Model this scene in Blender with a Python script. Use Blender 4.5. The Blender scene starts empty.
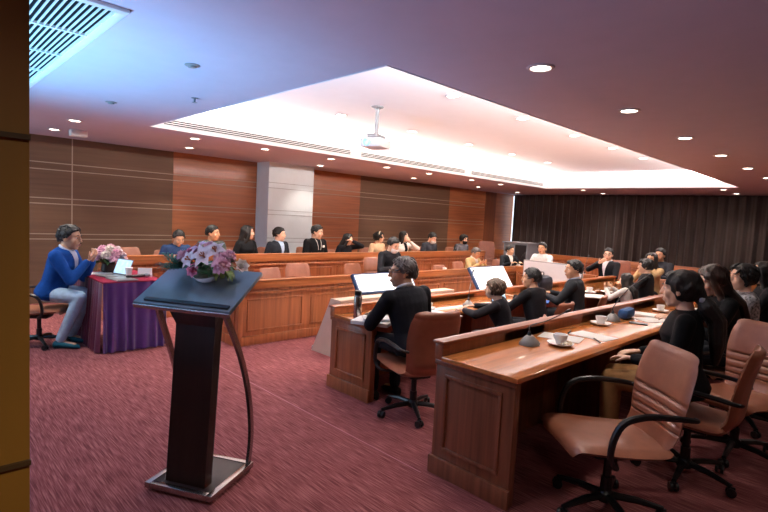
import bpy, bmesh, math, random
from math import sin, cos, pi, radians, sqrt
from mathutils import Vector, Matrix, Euler, noise as mnoise
V = Vector
random.seed(7)
scene = bpy.context.scene
col = scene.collection

# ------------------------------------------------------------------ materials
def lin(c):
    c = c.lstrip('#')
    o = []
    for i in (0, 2, 4):
        s = int(c[i:i+2], 16) / 255
        o.append(s / 12.92 if s <= .04045 else ((s + .055) / 1.055) ** 2.4)
    return o
MATS = {}
def mat(name, hexc, rough=.5, metal=0., vary=.12, scale=(6, 6, 6), bump=0., bscale=None, coat=0., spec=.5, emit=0., sheen=0., detail=4.):
    if name in MATS: return MATS[name]
    m = bpy.data.materials.new(name); m.use_nodes = True
    nt = m.node_tree; N = nt.nodes; L = nt.links
    p = N['Principled BSDF']
    c = lin(hexc)
    tc = N.new('ShaderNodeTexCoord'); mp = N.new('ShaderNodeMapping'); mp.inputs['Scale'].default_value = scale
    L.new(tc.outputs['Object'], mp.inputs['Vector'])
    nz = N.new('ShaderNodeTexNoise'); nz.inputs['Scale'].default_value = 1.; nz.inputs['Detail'].default_value = detail
    L.new(mp.outputs['Vector'], nz.inputs['Vector'])
    rp = N.new('ShaderNodeValToRGB')
    rp.color_ramp.elements[0].position = .3; rp.color_ramp.elements[1].position = .7
    rp.color_ramp.elements[0].color = [max(0, x * (1 - vary)) for x in c] + [1]
    rp.color_ramp.elements[1].color = [min(1, x * (1 + vary)) for x in c] + [1]
    L.new(nz.outputs['Fac'], rp.inputs['Fac']); L.new(rp.outputs['Color'], p.inputs['Base Color'])
    p.inputs['Roughness'].default_value = rough; p.inputs['Metallic'].default_value = metal
    p.inputs['Specular IOR Level'].default_value = spec
    p.inputs['Coat Weight'].default_value = coat; p.inputs['Coat Roughness'].default_value = .08
    p.inputs['Sheen Weight'].default_value = sheen
    if emit:
        L.new(rp.outputs['Color'], p.inputs['Emission Color']); p.inputs['Emission Strength'].default_value = emit
    if bump:
        src = nz
        if bscale:
            mp2 = N.new('ShaderNodeMapping'); mp2.inputs['Scale'].default_value = bscale
            L.new(tc.outputs['Object'], mp2.inputs['Vector'])
            src = N.new('ShaderNodeTexNoise'); src.inputs['Scale'].default_value = 1.
            L.new(mp2.outputs['Vector'], src.inputs['Vector'])
        b = N.new('ShaderNodeBump'); b.inputs['Strength'].default_value = bump; b.inputs['Distance'].default_value = .01
        L.new(src.outputs['Fac'], b.inputs['Height']); L.new(b.outputs['Normal'], p.inputs['Normal'])
    MATS[name] = m
    return m
def wood(name, hexc, axis='x', rough=.28, vary=.3, coat=.35):
    s = {'x': (1.2, 28, 28), 'z': (28, 28, 1.2), 'y': (28, 1.2, 28)}[axis]
    return mat(name, hexc, rough, 0, vary, s, .03, None, coat, .4)
def carpet(name):
    m = bpy.data.materials.new(name); m.use_nodes = True
    nt = m.node_tree; N = nt.nodes; L = nt.links; p = N['Principled BSDF']
    tc = N.new('ShaderNodeTexCoord')
    def nz(sc, det=3):
        mp = N.new('ShaderNodeMapping'); mp.inputs['Scale'].default_value = sc
        L.new(tc.outputs['Object'], mp.inputs['Vector'])
        n = N.new('ShaderNodeTexNoise'); n.inputs['Scale'].default_value = 1; n.inputs['Detail'].default_value = det
        L.new(mp.outputs['Vector'], n.inputs['Vector']); return n
    a = nz((150, 6, 1)); b = nz((220, 160, 1), 2)
    r = N.new('ShaderNodeValToRGB')
    e = r.color_ramp.elements
    e[0].position = .36; e[0].color = lin('#6c3838') + [1]
    e[1].position = .66; e[1].color = lin('#a16863') + [1]
    x = e.new(.5); x.color = lin('#844a4c') + [1]
    L.new(a.outputs['Fac'], r.inputs['Fac'])
    mx = N.new('ShaderNodeMixRGB'); mx.blend_type = 'OVERLAY'; mx.inputs['Fac'].default_value = .25
    L.new(r.outputs['Color'], mx.inputs['Color1']); L.new(b.outputs['Fac'], mx.inputs['Color2'])
    L.new(mx.outputs['Color'], p.inputs['Base Color'])
    p.inputs['Roughness'].default_value = .95; p.inputs['Specular IOR Level'].default_value = .1
    bp = N.new('ShaderNodeBump'); bp.inputs['Strength'].default_value = .4; bp.inputs['Distance'].default_value = .006
    L.new(b.outputs['Fac'], bp.inputs['Height']); L.new(bp.outputs['Normal'], p.inputs['Normal'])
    return m

WOODX = wood('desk_wood', '#b06a3c', 'x'); WOODZ = wood('desk_wood_upright', '#a15f3a', 'z')
WOODD = wood('desk_wood_dark', '#84503a', 'z', .3); WOODT = wood('desk_top_wood', '#c77b42', 'x', .11, .2, .7)
WOODE = wood('ledge_wood', '#96593e', 'x', .3)
WALLW = wood('wall_veneer', '#a8653f', 'x', .45, .2, .1); WALLD = wood('wall_dark_panel', '#6f513c', 'x', .6, .12, 0)
PILW = mat('pillar_veneer', '#8f6420', .5, 0, .15, (8, 8, 1.5))
GROOVE = mat('groove_strip', '#b09a85', .5, 0, .05)
CEIL = mat('ceiling_paint', '#c9bccb', .85, 0, .02, spec=.2)
TRAYM = mat('tray_paint', '#f0e9ea', .8, 0, .01, spec=.2)
SLOTM = mat('slot_dark', '#141518', .8, spec=.1)
WHITEP = mat('white_paint', '#eceae6', .5, 0, .02)
COLM = mat('column_stone', '#e4eef2', .35, 0, .05, (3, 3, 3))
CURT = mat('curtain_cloth', '#42332d', .9, 0, .2, (30, 30, 1), .1, sheen=.2)
LEATHER = mat('brown_leather', '#9a6047', .38, 0, .1, (14, 14, 14), .06, (160, 160, 160), .1)
LEATHER2 = mat('dark_brown_leather', '#7d4632', .38, 0, .1, (14, 14, 14), .06, (160, 160, 160), .1)
BLACKP = mat('black_plastic', '#141416', .32, 0, .1)
CHROME = mat('brushed_steel', '#b4aaa4', .25, 1., .06, (60, 60, 3))
DARKLAM = mat('dark_laminate', '#2a1814', .5, 0, .15, (20, 20, 2), spec=.3)
PODTOP = mat('podium_glossy_top', '#6a7a84', .3, 0, .12, (10, 10, 10), coat=.5)
SATIN = mat('purple_satin', '#4a2266', .26, 0, .15, (8, 8, 2), sheen=.6)
VELVET = mat('crimson_cloth', '#861434', .8, 0, .08, (10, 10, 10), spec=.2); MAROON = mat('maroon_satin', '#5a1236', .4, 0, .15, (8, 8, 2), sheen=.2)
CERAM = mat('white_ceramic', '#fbf8f4', .15, 0, .02, coat=.4)
PAPER = mat('white_paper', '#f2efe9', .75, 0, .02)
SCREENW = mat('lit_screen', '#f4f7fa', .3, 0, .01, emit=.85)
SCREENB = mat('blue_screen', '#a9cfe6', .3, 0, .25, (12, 12, 12), emit=.7)
NAVYP = mat('navy_plastic', '#23406a', .35, 0, .06)
CREAM = mat('cream_panel', '#d8bda6', .6, 0, .05)
GREYP = mat('grey_plastic', '#8d8a88', .35, 0, .06)
GREYM = mat('grey_metal', '#7d7f83', .4, .3, .05)
DOWNL = mat('downlight_glow', '#fff1dc', .5, 0, .01, emit=10)
RINGM = mat('downlight_ring', '#d6ccd0', .4, 0, .02)
SKIN = [mat('skin_light', '#ebbfa2', .45, 0, .06, (9, 9, 9)), mat('skin_tan', '#d3a27e', .45, 0, .06, (9, 9, 9)), mat('skin_brown', '#b57f5c', .45, 0, .06, (9, 9, 9))]
HAIRB = mat('black_hair', '#120f0e', .55, 0, .3, (90, 90, 14), .5)
HAIRBR = mat('brown_hair', '#4a3420', .55, 0, .35, (90, 90, 14), .5)
HAIRG = mat('grey_hair', '#4f4a47', .5, 0, .4, (90, 90, 14), .5)
EYEW = mat('eye_white', '#e8e4de', .2); EYED = mat('eye_iris', '#1a100b', .15)
LIPM = mat('lip', '#a5584c', .4, 0, .05)
PATTERN = mat('patterned_blouse', '#8f8e90', .7, 0, .98, (48, 48, 48), detail=2.)
LEAF = mat('leaf_green', '#3d6a33', .45, 0, .35, (25, 25, 25)); LEAF2 = mat('pale_leaf', '#8fa85a', .5, 0, .25, (25, 25, 25))
PINK = mat('pink_petal', '#f7c2d2', .6, 0, .2, (40, 40, 40)); PINKL = mat('pale_pink_petal', '#f8e2e2', .6, 0, .15, (40, 40, 40))
ROSE = mat('rose_petal', '#e58aa5', .6, 0, .2, (40, 40, 40)); PETW = mat('white_petal', '#f0e6dc', .6, 0, .08, (40, 40, 40))
STAMEN = mat('orange_stamen', '#b0602a', .6)
def cloth(hexc, rough=.8):
    if not isinstance(hexc, str): return hexc
    return mat('cloth_' + hexc.strip('#'), hexc, rough, 0, .12, (24, 24, 24), .12, (300, 300, 300), spec=.15)

# ------------------------------------------------------------------ mesh builder
class MB:
    def __init__(s): s.v = []; s.f = []; s.m = []
    def add(s, vs, fs, mi=0):
        b = len(s.v); s.v += [V(x) for x in vs]; s.f += [tuple(b + i for i in f) for f in fs]; s.m += [mi] * len(fs); return s
    def box(s, x0, x1, y0, y1, z0, z1, bev=0., mi=0, M=None):
        bm = bmesh.new(); bmesh.ops.create_cube(bm, size=1)
        for v in bm.verts: v.co = V(((x0 + x1) / 2 + v.co.x * (x1 - x0), (y0 + y1) / 2 + v.co.y * (y1 - y0), (z0 + z1) / 2 + v.co.z * (z1 - z0)))
        if bev: bmesh.ops.bevel(bm, geom=bm.edges[:], offset=bev, segments=2, affect='EDGES', profile=.5)
        bm.verts.index_update()
        vs = [(M @ v.co if M else v.co.copy()) for v in bm.verts]; fs = [[v.index for v in f.verts] for f in bm.faces]
        bm.free(); return s.add(vs, fs, mi)
    def loft(s, rings, cap=True, closed=True, mi=0):
        n = len(rings[0]); vs = [p for r in rings for p in r]; fs = []
        for i in range(len(rings) - 1):
            for j in range(n if closed else n - 1):
                k = (j + 1) % n
                fs.append((i*n + j, i*n + k, (i+1)*n + k, (i+1)*n + j))
        if cap and closed:
            fs.append(tuple(range(n))[::-1]); fs.append(tuple((len(rings)-1)*n + j for j in range(n)))
        return s.add(vs, fs, mi)
    def tube(s, pts, rad, n=10, mi=0, cap=True):
        pts = [V(p) for p in pts]; rad = rad if isinstance(rad, (list, tuple)) else [rad] * len(pts)
        rings = []; up = None
        for i, p in enumerate(pts):
            t = (pts[min(i+1, len(pts)-1)] - pts[max(i-1, 0)]).normalized()
            if up is None: up = t.orthogonal().normalized()
            up = (up - t * up.dot(t)).normalized(); w = t.cross(up)
            rings.append([p + (up * cos(2*pi*j/n) + w * sin(2*pi*j/n)) * rad[i] for j in range(n)])
        return s.loft(rings, cap, True, mi)
    def lathe(s, prof, c=(0, 0, 0), n=20, mi=0, M=None, cap=True):
        rings = []
        for r, z in prof:
            ring = [V((c[0] + r*cos(2*pi*j/n), c[1] + r*sin(2*pi*j/n), c[2] + z)) for j in range(n)]
            rings.append([M @ p for p in ring] if M else ring)
        return s.loft(rings, cap, True, mi)
    def ell(s, c, r, n=14, m=9, mi=0, M=None):
        c = V(c); vs = []; fs = []
        for i in range(m + 1):
            th = pi * i / m
            for j in range(n):
                ph = 2*pi*j/n
                p = V((r[0]*sin(th)*cos(ph), r[1]*sin(th)*sin(ph), r[2]*cos(th)))
                vs.append(c + p)
        if M: vs = [M @ v for v in vs]
        for i in range(m):
            for j in range(n):
                k = (j+1) % n; fs.append((i*n+j, (i+1)*n+j, (i+1)*n+k, i*n+k))
        bm = bmesh.new(); bv = [bm.verts.new(v) for v in vs]
        for f in fs: bm.faces.new([bv[i] for i in f])
        bmesh.ops.remove_doubles(bm, verts=bm.verts[:], dist=1e-6); bm.verts.index_update()
        o = [v.co.copy() for v in bm.verts]; of = [[v.index for v in f.verts] for f in bm.faces]; bm.free()
        return s.add(o, of, mi)
    def grid(s, fn, nu, nv, mi=0, thick=0.):
        vs = [V(fn(i/nu, j/nv)) for i in range(nu+1) for j in range(nv+1)]
        w = nv + 1
        fs = [(i*w+j, (i+1)*w+j, (i+1)*w+j+1, i*w+j+1) for i in range(nu) for j in range(nv)]
        return s.add(vs, fs, mi)
    def mesh(s, name, mats, smooth=True, ang=40):
        me = bpy.data.meshes.new(name); me.from_pydata([tuple(v) for v in s.v], [], s.f)
        for m in (mats if isinstance(mats, (list, tuple)) else [mats]): me.materials.append(m)
        for p, i in zip(me.polygons, s.m): p.material_index = i; p.use_smooth = smooth
        me.validate()
        bm = bmesh.new(); bm.from_mesh(me); bmesh.ops.recalc_face_normals(bm, faces=bm.faces[:]); bm.to_mesh(me); bm.free()
        if smooth: me.set_sharp_from_angle(angle=radians(ang))
        return me
    def build(s, name, mats, parent=None, smooth=True, ang=40, loc=None):
        o = bpy.data.objects.new(name, s.mesh(name, mats, smooth, ang)); col.objects.link(o)
        if parent: o.parent = parent
        if loc: o.location = loc
        return o
    def remesh(s, name, mats, voxel, parent=None, it=2):
        me = bpy.data.meshes.new('tmp'); me.from_pydata([tuple(v) for v in s.v], [], s.f)
        bm = bmesh.new(); bm.from_mesh(me); bmesh.ops.recalc_face_normals(bm, faces=bm.faces[:]); bm.to_mesh(me); bm.free()
        t = bpy.data.objects.new('tmp', me); col.objects.link(t)
        r = t.modifiers.new('r', 'REMESH'); r.mode = 'VOXEL'; r.voxel_size = voxel; r.use_smooth_shade = True
        if it:
            q = t.modifiers.new('s', 'SMOOTH'); q.factor = .5; q.iterations = it
        dg = bpy.context.evaluated_depsgraph_get()
        nm = bpy.data.meshes.new_from_object(t.evaluated_get(dg)); nm.name = name
        bpy.data.objects.remove(t); bpy.data.meshes.remove(me)
        nm.materials.clear()
        for m in (mats if isinstance(mats, (list, tuple)) else [mats]): nm.materials.append(m)
        for p in nm.polygons: p.use_smooth = True; p.material_index = 0
        o = bpy.data.objects.new(name, nm); col.objects.link(o)
        if parent: o.parent = parent
        return o
def tag(o, label, cat, group=None, kind=None):
    o['label'] = label; o['category'] = cat
    if group: o['group'] = group
    if kind: o['kind'] = kind
    return o
def empty(name, loc=(0, 0, 0), rz=0., sc=1.):
    o = bpy.data.objects.new(name, None); col.objects.link(o); o.location = loc; o.rotation_euler.z = rz; o.scale = (sc,)*3
    o.empty_display_size = .1
    return o
def struct(name, mb, m, smooth=False):
    o = mb.build(name, m, None, smooth); o['kind'] = 'structure'; return o
def copy_tree(o, parent=None):
    c = o.copy(); col.objects.link(c); c.parent = parent
    for ch in list(o.children): copy_tree(ch, c)
    return c
ORD = ['first', 'second', 'third', 'fourth', 'fifth', 'sixth', 'seventh', 'eighth', 'ninth', 'tenth', 'eleventh']

# ------------------------------------------------------------------ camera
YAW, PIT, ROL, F, HC = 7.97639087e-01, 7.48685812e-02, 5.16236634e-02, 506.583, 1.58
fw = V((cos(YAW)*cos(PIT), sin(YAW)*cos(PIT), -sin(PIT))); r0 = V((sin(YAW), -cos(YAW), 0)); u0 = r0.cross(fw)
rr = r0*cos(ROL) + u0*sin(ROL); uu = -r0*sin(ROL) + u0*cos(ROL)
cd = bpy.data.cameras.new('camera'); cam = bpy.data.objects.new('camera', cd); col.objects.link(cam)
cam.matrix_world = Matrix(((rr.x, uu.x, -fw.x, 0), (rr.y, uu.y, -fw.y, 0), (rr.z, uu.z, -fw.z, HC), (0, 0, 0, 1)))
cd.sensor_width = 36; cd.lens = F / 768 * 36; cd.clip_start = .05
scene.camera = cam

# ------------------------------------------------------------------ room shell
ZC, ZT = 2.56, 2.92
XW, YW = 14.6, 9.2
TX0, TX1, TY0, TY1 = 2.30, 12.2, 2.42, 6.62
struct('floor', MB().box(-1.6, XW + .4, -2.2, YW + .3, -.1, 0), carpet('maroon_carpet'))
b = MB()
for x0, x1, y0, y1 in ((-1.6, TX0, -2.2, YW+.3), (TX1, XW+.4, -2.2, YW+.3), (TX0, TX1, -2.2, TY0), (TX0, TX1, TY1, YW+.3)):
    b.box(x0, x1, y0, y1, ZC, ZC + .03)
struct('ceiling', b, CEIL)
# tray: white fascia around the opening, recess and raised ceiling
b = MB(); t = .05; G = .42
b.box(TX0 - G, TX1 + G, TY0 - G, TY1 + G, ZT, ZT + .03)
for x0, x1, y0, y1 in ((TX0-G-t, TX0-G, TY0-G, TY1+G), (TX1+G, TX1+G+t, TY0-G, TY1+G), (TX0-G, TX1+G, TY0-G-t, TY0-G), (TX0-G, TX1+G, TY1+G, TY1+G+t)):
    b.box(x0, x1, y0, y1, ZC + .03, ZT + .03)
struct('ceiling_tray', b, TRAYM)
b = MB()
for x0, x1, y0, y1 in ((TX0, TX0+.012, TY0, TY1), (TX1-.012, TX1, TY0, TY1), (TX0+.012, TX1-.012, TY0, TY0+.012), (TX0+.012, TX1-.012, TY1-.012, TY1)):
    b.box(x0, x1, y0, y1, ZC - .004, ZC + .15)
struct('trim_1', b, TRAYM)
# back wall (behind the wall side desk) with veneer bays
def bay(n, x0, x1, m):
    return struct('wall_back_%s' % n, MB().box(x0, x1, YW, YW + .12, 0, ZC), m)
bay('dark', -1.6, 3.62, WALLD); bay('wood', 3.622, 5.29, WALLW); bay('hidden', 5.292, 6.35, COLM); bay('wood_far', 6.352, 8.07, WALLW)
bay('dark_far', 8.072, 11.48, WALLD); bay('wood_end', 11.482, 13.25, WALLW); bay('strip', 13.252, 13.85, wood('wall_mid_veneer', '#7d4426', 'z', .45, .2, .1)); bay('end', 13.852, XW + .3, WALLW)
struct('pillar_white', MB().box(5.29, 6.36, 8.74, YW - .002, 0, ZC), COLM)
b = MB()
for z in (2.16, 2.055, 1.62, 1.535, 1.07, .99):
    b.box(-1.5, 5.285, YW - .006, YW - .001, z - .007, z + .007); b.box(6.365, 13.2, YW - .006, YW - .001, z - .007, z + .007)
b.box(2.04, 2.055, YW - .006, YW - .001, .1, ZC)
struct('trim_2', b, GROOVE)
b = MB()
for z in (2.16, 2.055, 1.62, 1.535, 1.07, .99):
    b.box(5.286, 6.364, 8.733, 8.739, z - .005, z + .005)
struct('trim_3', b, mat('pillar_joint', '#a9aeb2', .5))
struct('wall_far', MB().box(XW + .25, XW + .37, -2.2, YW + .2, 0, ZC), mat('far_wall', '#8a8f98', .8))
struct('wall_near', MB().box(-1.72, -1.6, -2.2, YW + .2, 0, ZC), WALLD)
struct('wall_right', MB().box(-1.7, XW + .4, -2.32, -2.2, 0, ZC), WALLD)
# bright strip of window beside the curtain
w = struct('window_1', MB().box(XW + .2, XW + .245, 8.93, 9.17, .3, 2.52), mat('bluish_light', '#dbe8f5', .4, 0, .02, emit=1.4))
# near pillar at the left edge of the view
b = MB().box(-.55, .154, .95, 1.45, 0, ZC)
struct('pillar_near', b, PILW)
b = MB()
for z in (1.675, 1.16, 2.3): b.box(-.55, .155, .944, .951, z - .004, z + .004)
struct('trim_4', b, mat('pillar_groove', '#4a3312', .6))
b = MB().box(2.355, 2.365, 1.99, 5.0, .0005, .002)
struct('trim_5', b, mat('carpet_seam', '#a86a70', .9))
struct('baseboard_back', MB().box(-1.5, 14.4, YW - .02, YW - .007, 0, .1), WALLD)

# curtains along the far wall
def curtain(y0, y1, label, seed):
    rnd = random.Random(seed); mb = MB(); n = int((y1 - y0) / .02)
    ph = [rnd.uniform(0, 6) for _ in range(4)]
    def fx(y):
        return .05 * sin(y*2*pi/.23 + ph[0] + .8*sin(y*1.9 + ph[1])) + .018*sin(y*2*pi/.11 + ph[2])
    def fn(u, v):
        y = y0 + (y1 - y0)*u; return (XW + fx(y)*(1 - .25*v), y, .02 + v*(ZC - .03))
    mb.grid(fn, n, 6)
    tag(mb.build('curtain', CURT), label, 'curtain', 'dark brown curtains')
curtain(4.12, 9.02, 'long dark brown pleated curtain covering the left of the far wall', 1)
curtain(-2.0, 4.1, 'dark brown pleated curtain on the right, behind the women at the front desk', 2)

# ------------------------------------------------------------------ ceiling fittings
def spot(loc, e, ang=110, color=(1, .9, .79), blend=.7, size=.09):
    l = bpy.data.lights.new('spot', 'SPOT'); l.energy = e; l.spot_size = radians(ang); l.spot_blend = blend; l.color = color; l.shadow_soft_size = size
    o = bpy.data.objects.new('lamp', l); col.objects.link(o); o.location = loc; return o
dproto = None
def downlight(x, y, z, label, group, e):
    global dproto
    if dproto is None:
        r = empty('downlight')
        MB().lathe([(.062, .004), (.085, .004), (.085, -.002), (.08, -.006), (.064, -.006), (.06, .0)], cap=False).build('ring', RINGM, r)
        MB().lathe([(.0605, .003), (.0605, -.001), (.05, -.004), (.02, -.005)]).build('lens', DOWNL, r)
        dproto = r; o = r
    else: o = copy_tree(dproto)
    o.location = (x, y, z - .005); tag(o, label, 'ceiling light', group)
    if e: spot((x, y, z - .03), e)
ROWF = [1.45, 2.9, 4.34, 5.85, 7.3, 8.8, 10.3]
for i, x in enumerate(ROWF):
    downlight(x, 1.67, ZC, '%s recessed downlight from the near end, row above the nearest desk' % ORD[i], 'downlights above the near desk', (18, 28, 34, 32, 30, 30, 26)[i])
ROWB = [1.6, 3.08, 4.2, 5.5, 6.86, 8.1, 9.6, 10.8]
for i, x in enumerate(ROWB):
    downlight(x, 7.08, ZC, '%s downlight from the left in the row beside the tray vent' % ORD[i], 'downlights beside the tray vent', 120)
ROWW = [1.62, 3.5, 6.15, 8.9, 11.5, 13.5]
for i, x in enumerate(ROWW):
    downlight(x, 8.25, ZC, '%s downlight from the left in the row nearest the panelled wall' % ORD[i], 'downlights nearest the panelled wall', 46 if i == 2 else 72)
for i, (x, y) in enumerate([(12.75, 5.88), (12.75, 2.81), (13.95, 5.88), (13.95, 2.81)]):
    downlight(x, y, ZC, ['left', 'right', 'farther left', 'farther right'][i] + ' downlight before the curtain beyond the tray', 'downlights before the curtain', 30)
for j, (y, nm) in enumerate([(3.5, 'right'), (5.38, 'left')]):
    for i, x in enumerate([4.32, 5.72, 7.15, 8.52, 9.92]):
        downlight(x, y, ZT, '%s downlight from the near end, %s row inside the bright tray' % (ORD[i], nm), 'downlights in the ceiling tray', 90)
# return air grille
r = empty('air_grille', (.52, 0, ZC)); tag(r, 'large white return air grille with dark slots in the ceiling at upper left', 'vent')
gx0, gx1, gy0, gy1 = -.42, .36, 2.82, 6.0
b = MB()
for a in ((gx0, gx1, gy0, gy0+.05), (gx0, gx1, gy1-.05, gy1), (gx0, gx0+.05, gy0+.05, gy1-.05), (gx1-.05, gx1, gy0+.05, gy1-.05)): b.box(*a, -.02, -.001, .004)
b.build('grille_frame', WHITEP, r)
b = MB().box(gx0+.04, gx1-.04, gy0+.04, gy1-.04, -.006, -.002); b.build('backing', SLOTM, r)
b = MB(); n = 24
for i in range(n):
    x = gx0 + .06 + (gx1 - gx0 - .12)*i/(n-1); b.box(x-.0025, x+.0025, gy0+.05, gy1-.05, -.018, -.006)
y = gy0 + .6
while y < gy1 - .1: b.box(gx0+.05, gx1-.05, y-.012, y+.012, -.019, -.006); y += .6
b.build('slats', WHITEP, r)
# linear slot diffusers along the left fascia of the tray
for i, (x0, x1) in enumerate([(2.45, 5.55), (5.75, 8.7), (8.9, 12.0)]):
    r = empty('slot_diffuser', (x0, TY1 - .012, ZC)); tag(r, ['nearest', 'middle', 'farthest'][i] + ' linear slot diffuser set in the left edge of the ceiling tray', 'vent', 'slot diffusers')
    L_ = x1 - x0
    MB().box(0, L_, -.012, -.001, .04, .125).build('frame', WHITEP, r)
    b = MB()
    for k in range(3): b.box(.02, L_-.02, -.015, -.0121, .05 + k*.025, .063 + k*.025)
    b.build('slots', SLOTM, r)
# smoke detector, sprinkler, box
def detector(x, y, label):
    r = MB().lathe([(.05, 0), (.052, -.004), (.046, -.008), (.03, -.009), (.028, -.018), (.012, -.021)], n=16).build('smoke_detector', GREYP); r.location = (x, y, ZC); tag(r, label, 'smoke detector'); return r
detector(1.5, 3.52, 'round smoke detector on the bluish ceiling above the lectern')
detector(1.54, 5.46, 'small flat smoke detector on the ceiling toward the seated speaker')
r = MB().lathe([(.03, 0), (.03, -.004), (.01, -.008), (.008, -.035), (.022, -.038), (.022, -.042)], n=12).build('ceiling_sprinkler', GREYM); r.location = (1.96, 4.53, ZC); tag(r, 'small ceiling sprinkler near the corner of the bright tray', 'sprinkler')
r = MB().box(-.1, .1, -.06, .06, -.09, -.001, .01).build('ceiling_speaker', WHITEP); r.location = (1.85, 8.0, ZC); tag(r, 'small white box on the ceiling between two downlights at the left', 'box')
# projector
r = empty('projector', (4.25, 4.6, ZT)); tag(r, 'white ceiling projector hanging on a pole inside the tray', 'projector')
MB().lathe([(.075, -.001), (.075, -.012), (.03, -.03), (.024, -.1), (.024, -.34)], n=16).build('pole', GREYM, r)
MB().box(-.12, .12, -.07, .07, -.385, -.34, .008).build('bracket', GREYM, r)
MB().box(-.17, .17, -.14, .14, -.50, -.39, .02).build('body', WHITEP, r)
b = MB().lathe([(.045, 0), (.045, .03), (.035, .035), (.03, .01)], n=16, M=Matrix.Translation((-.17, .03, -.45)) @ Matrix.Rotation(-pi/2, 4, 'Y')); b.build('projector_lens', mat('lens_glass', '#7fa8e0', .1, 0, .1, emit=1.2), r)
r.rotation_euler.z = radians(20)

# ------------------------------------------------------------------ desks
def frame_mold(b, x0, x1, z0, z1, y, w=.022, d=.012):
    "raised moulding rectangle on a plane y (facing -y)"
    for a in ((x0, x1, z0, z0+w), (x0, x1, z1-w, z1), (x0, x0+w, z0+w, z1-w), (x1-w, x1, z0+w, z1-w)):
        b.box(a[0], a[1], y-d, y, a[2], a[3], .003)
def desk(name, label, loc, rz, L_, D=.55, zt=.75, zl=.84, step=1.6, wv=None, wt=None, ends=(1, 1), group='conference desks'):
    r = empty(name, loc, rz); tag(r, label, 'desk', group); wv = wv or WOODZ; wt = wt or WOODT
    b = MB().box(.06, L_-.06, .02, .05, .0, zl-.03)
    n = max(1, round((L_-.1) / .95)); w = (L_ - .12) / n
    for i in range(n):
        x = .06 + i*w
        frame_mold(b, x+.06, x+w-.06, .16, zt-.15, .02)
    b.build('front_panel', wv, r)
    MB().box(.04, L_-.04, -.005, .018, 0, .11, .006).build('plinth', wv, r)
    MB().box(.03, L_-.03, -.015, .018, zt-.10, zt-.065, .006).build('rail', wv, r)
    for e in (0, 1):
        if not ends[e]: continue
        x0, x1, sx = (0, .06, -1) if e == 0 else (L_-.06, L_, 1)
        b = MB().box(x0, x1, .0, D, 0, zt-.03, .004)
        xo = x0 if e == 0 else x1
        def bb(y0, y1, z0, z1, d=.012):
            b.box(*((xo - d, xo + .001) if e == 0 else (xo - .001, xo + d)), y0, y1, z0, z1, .003)
        bb(.075, D-.075, .165, .187); bb(.075, D-.075, zt-.13, zt-.108); bb(.075, .097, .187, zt-.13); bb(D-.097, D-.075, .187, zt-.13)
        bb(-.01, D+.01, 0, .11, .022); bb(-.005, D+.005, zt-.06, zt-.03, .012)
        b.build('end_panel', wv, r)
    MB().box(-.025, L_+.025, .052, D+.025, zt-.03, zt, .006).build('work_surface', wt, r)
    b = MB().box(-.01, L_+.01, -.012, .05, zt-.029, zl-.02, .004); b.box(-.02, L_+.02, -.025, .062, zl-.02, zl, .006)
    b.build('ledge', WOODE if wv is WOODD else WOODX, r)
    x = step
    while x < L_ - .5:
        MB().box(x-.02, x+.02, .051, D-.03 if wv is WOODD else .22, 0, zt-.031, .003).build('divider', wv, r); x += step
    return r
desk('conference_desk', 'long dark wooden desk nearest the camera, with cups and microphones', (11.2, 1.97, 0), pi, 8.77, .56, .752, .842, 1.444, WOODD)
desk('conference_desk', 'wooden inner desk with a steel flask on its near end', (9.3, 3.62, 0), pi, 6.40, .55, .685, .755, 1.5)
desk('conference_desk', 'lit wooden inner desk with panelled front, behind the white screens', (2.85, 5.27, 0), 0, 6.45, .55, .70, .775, 1.6)
desk('conference_desk', 'long wooden desk in front of the row seated along the panelled wall', (2.05, 7.25, 0), 0, 8.5, .55, .80, .90, 1.6, group='conference desks')
desk('conference_desk', 'short wooden desk closing the far end of the inner ring', (8.7, 5.21, 0), -pi/2, 1.52, .55, .70, .78, 1.6)
desk('conference_desk', 'far wooden desk standing in front of the brown curtain', (12.1, 8.3, 0), -pi/2, 6.9, .55, .78, .88, 1.6)

# ------------------------------------------------------------------ chairs
def shell(prof, widths, thick, nv=14, crown=.03, ribs=None):
    "cushion slab following a profile (x,z) with half widths; returns MB"
    P = [V((p[0], 0, p[1])) for p in prof]; b = MB(); n = len(P)
    rings = []
    for i, p in enumerate(P):
        t = (P[min(i+1, n-1)] - P[max(i-1, 0)]).normalized(); nn = V((-t.z, 0, t.x))   # towards the sitter
        w = widths[i]; th = thick[i] if isinstance(thick, (list, tuple)) else thick
        rb = ribs[i] if ribs else 0
        ring = []
        for j in range(nv + 1):
            y = -1 + 2*j/nv; e = sqrt(max(0, 1 - abs(y)**5)); cv = crown * (y*y)
            ring.append(p + V((0, y*w, 0)) + nn*(th*.5*e + cv + rb*e))
        for j in range(nv - 1, 0, -1):
            y = -1 + 2*j/nv; e = sqrt(max(0, 1 - abs(y)**5)); cv = crown * (y*y)
            ring.append(p + V((0, y*w, 0)) + nn*(-th*.5*e + cv))
        rings.append(ring)
    return b.loft(rings)
def lerp_list(pts, n):
    out = []
    for i in range(n):
        t = i/(n-1)*(len(pts)-1); k = min(int(t), len(pts)-2); f = t-k
        # catmull-rom
        p0 = pts[max(k-1, 0)]; p1 = pts[k]; p2 = pts[k+1]; p3 = pts[min(k+2, len(pts)-1)]
        out.append(tuple(.5*((2*b_) + (c_-a_)*f + (2*a_-5*b_+4*c_-d_)*f*f + (3*b_-a_-3*c_+d_)*f**3) for a_, b_, c_, d_ in zip(p0, p1, p2, p3)))
    return out
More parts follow.
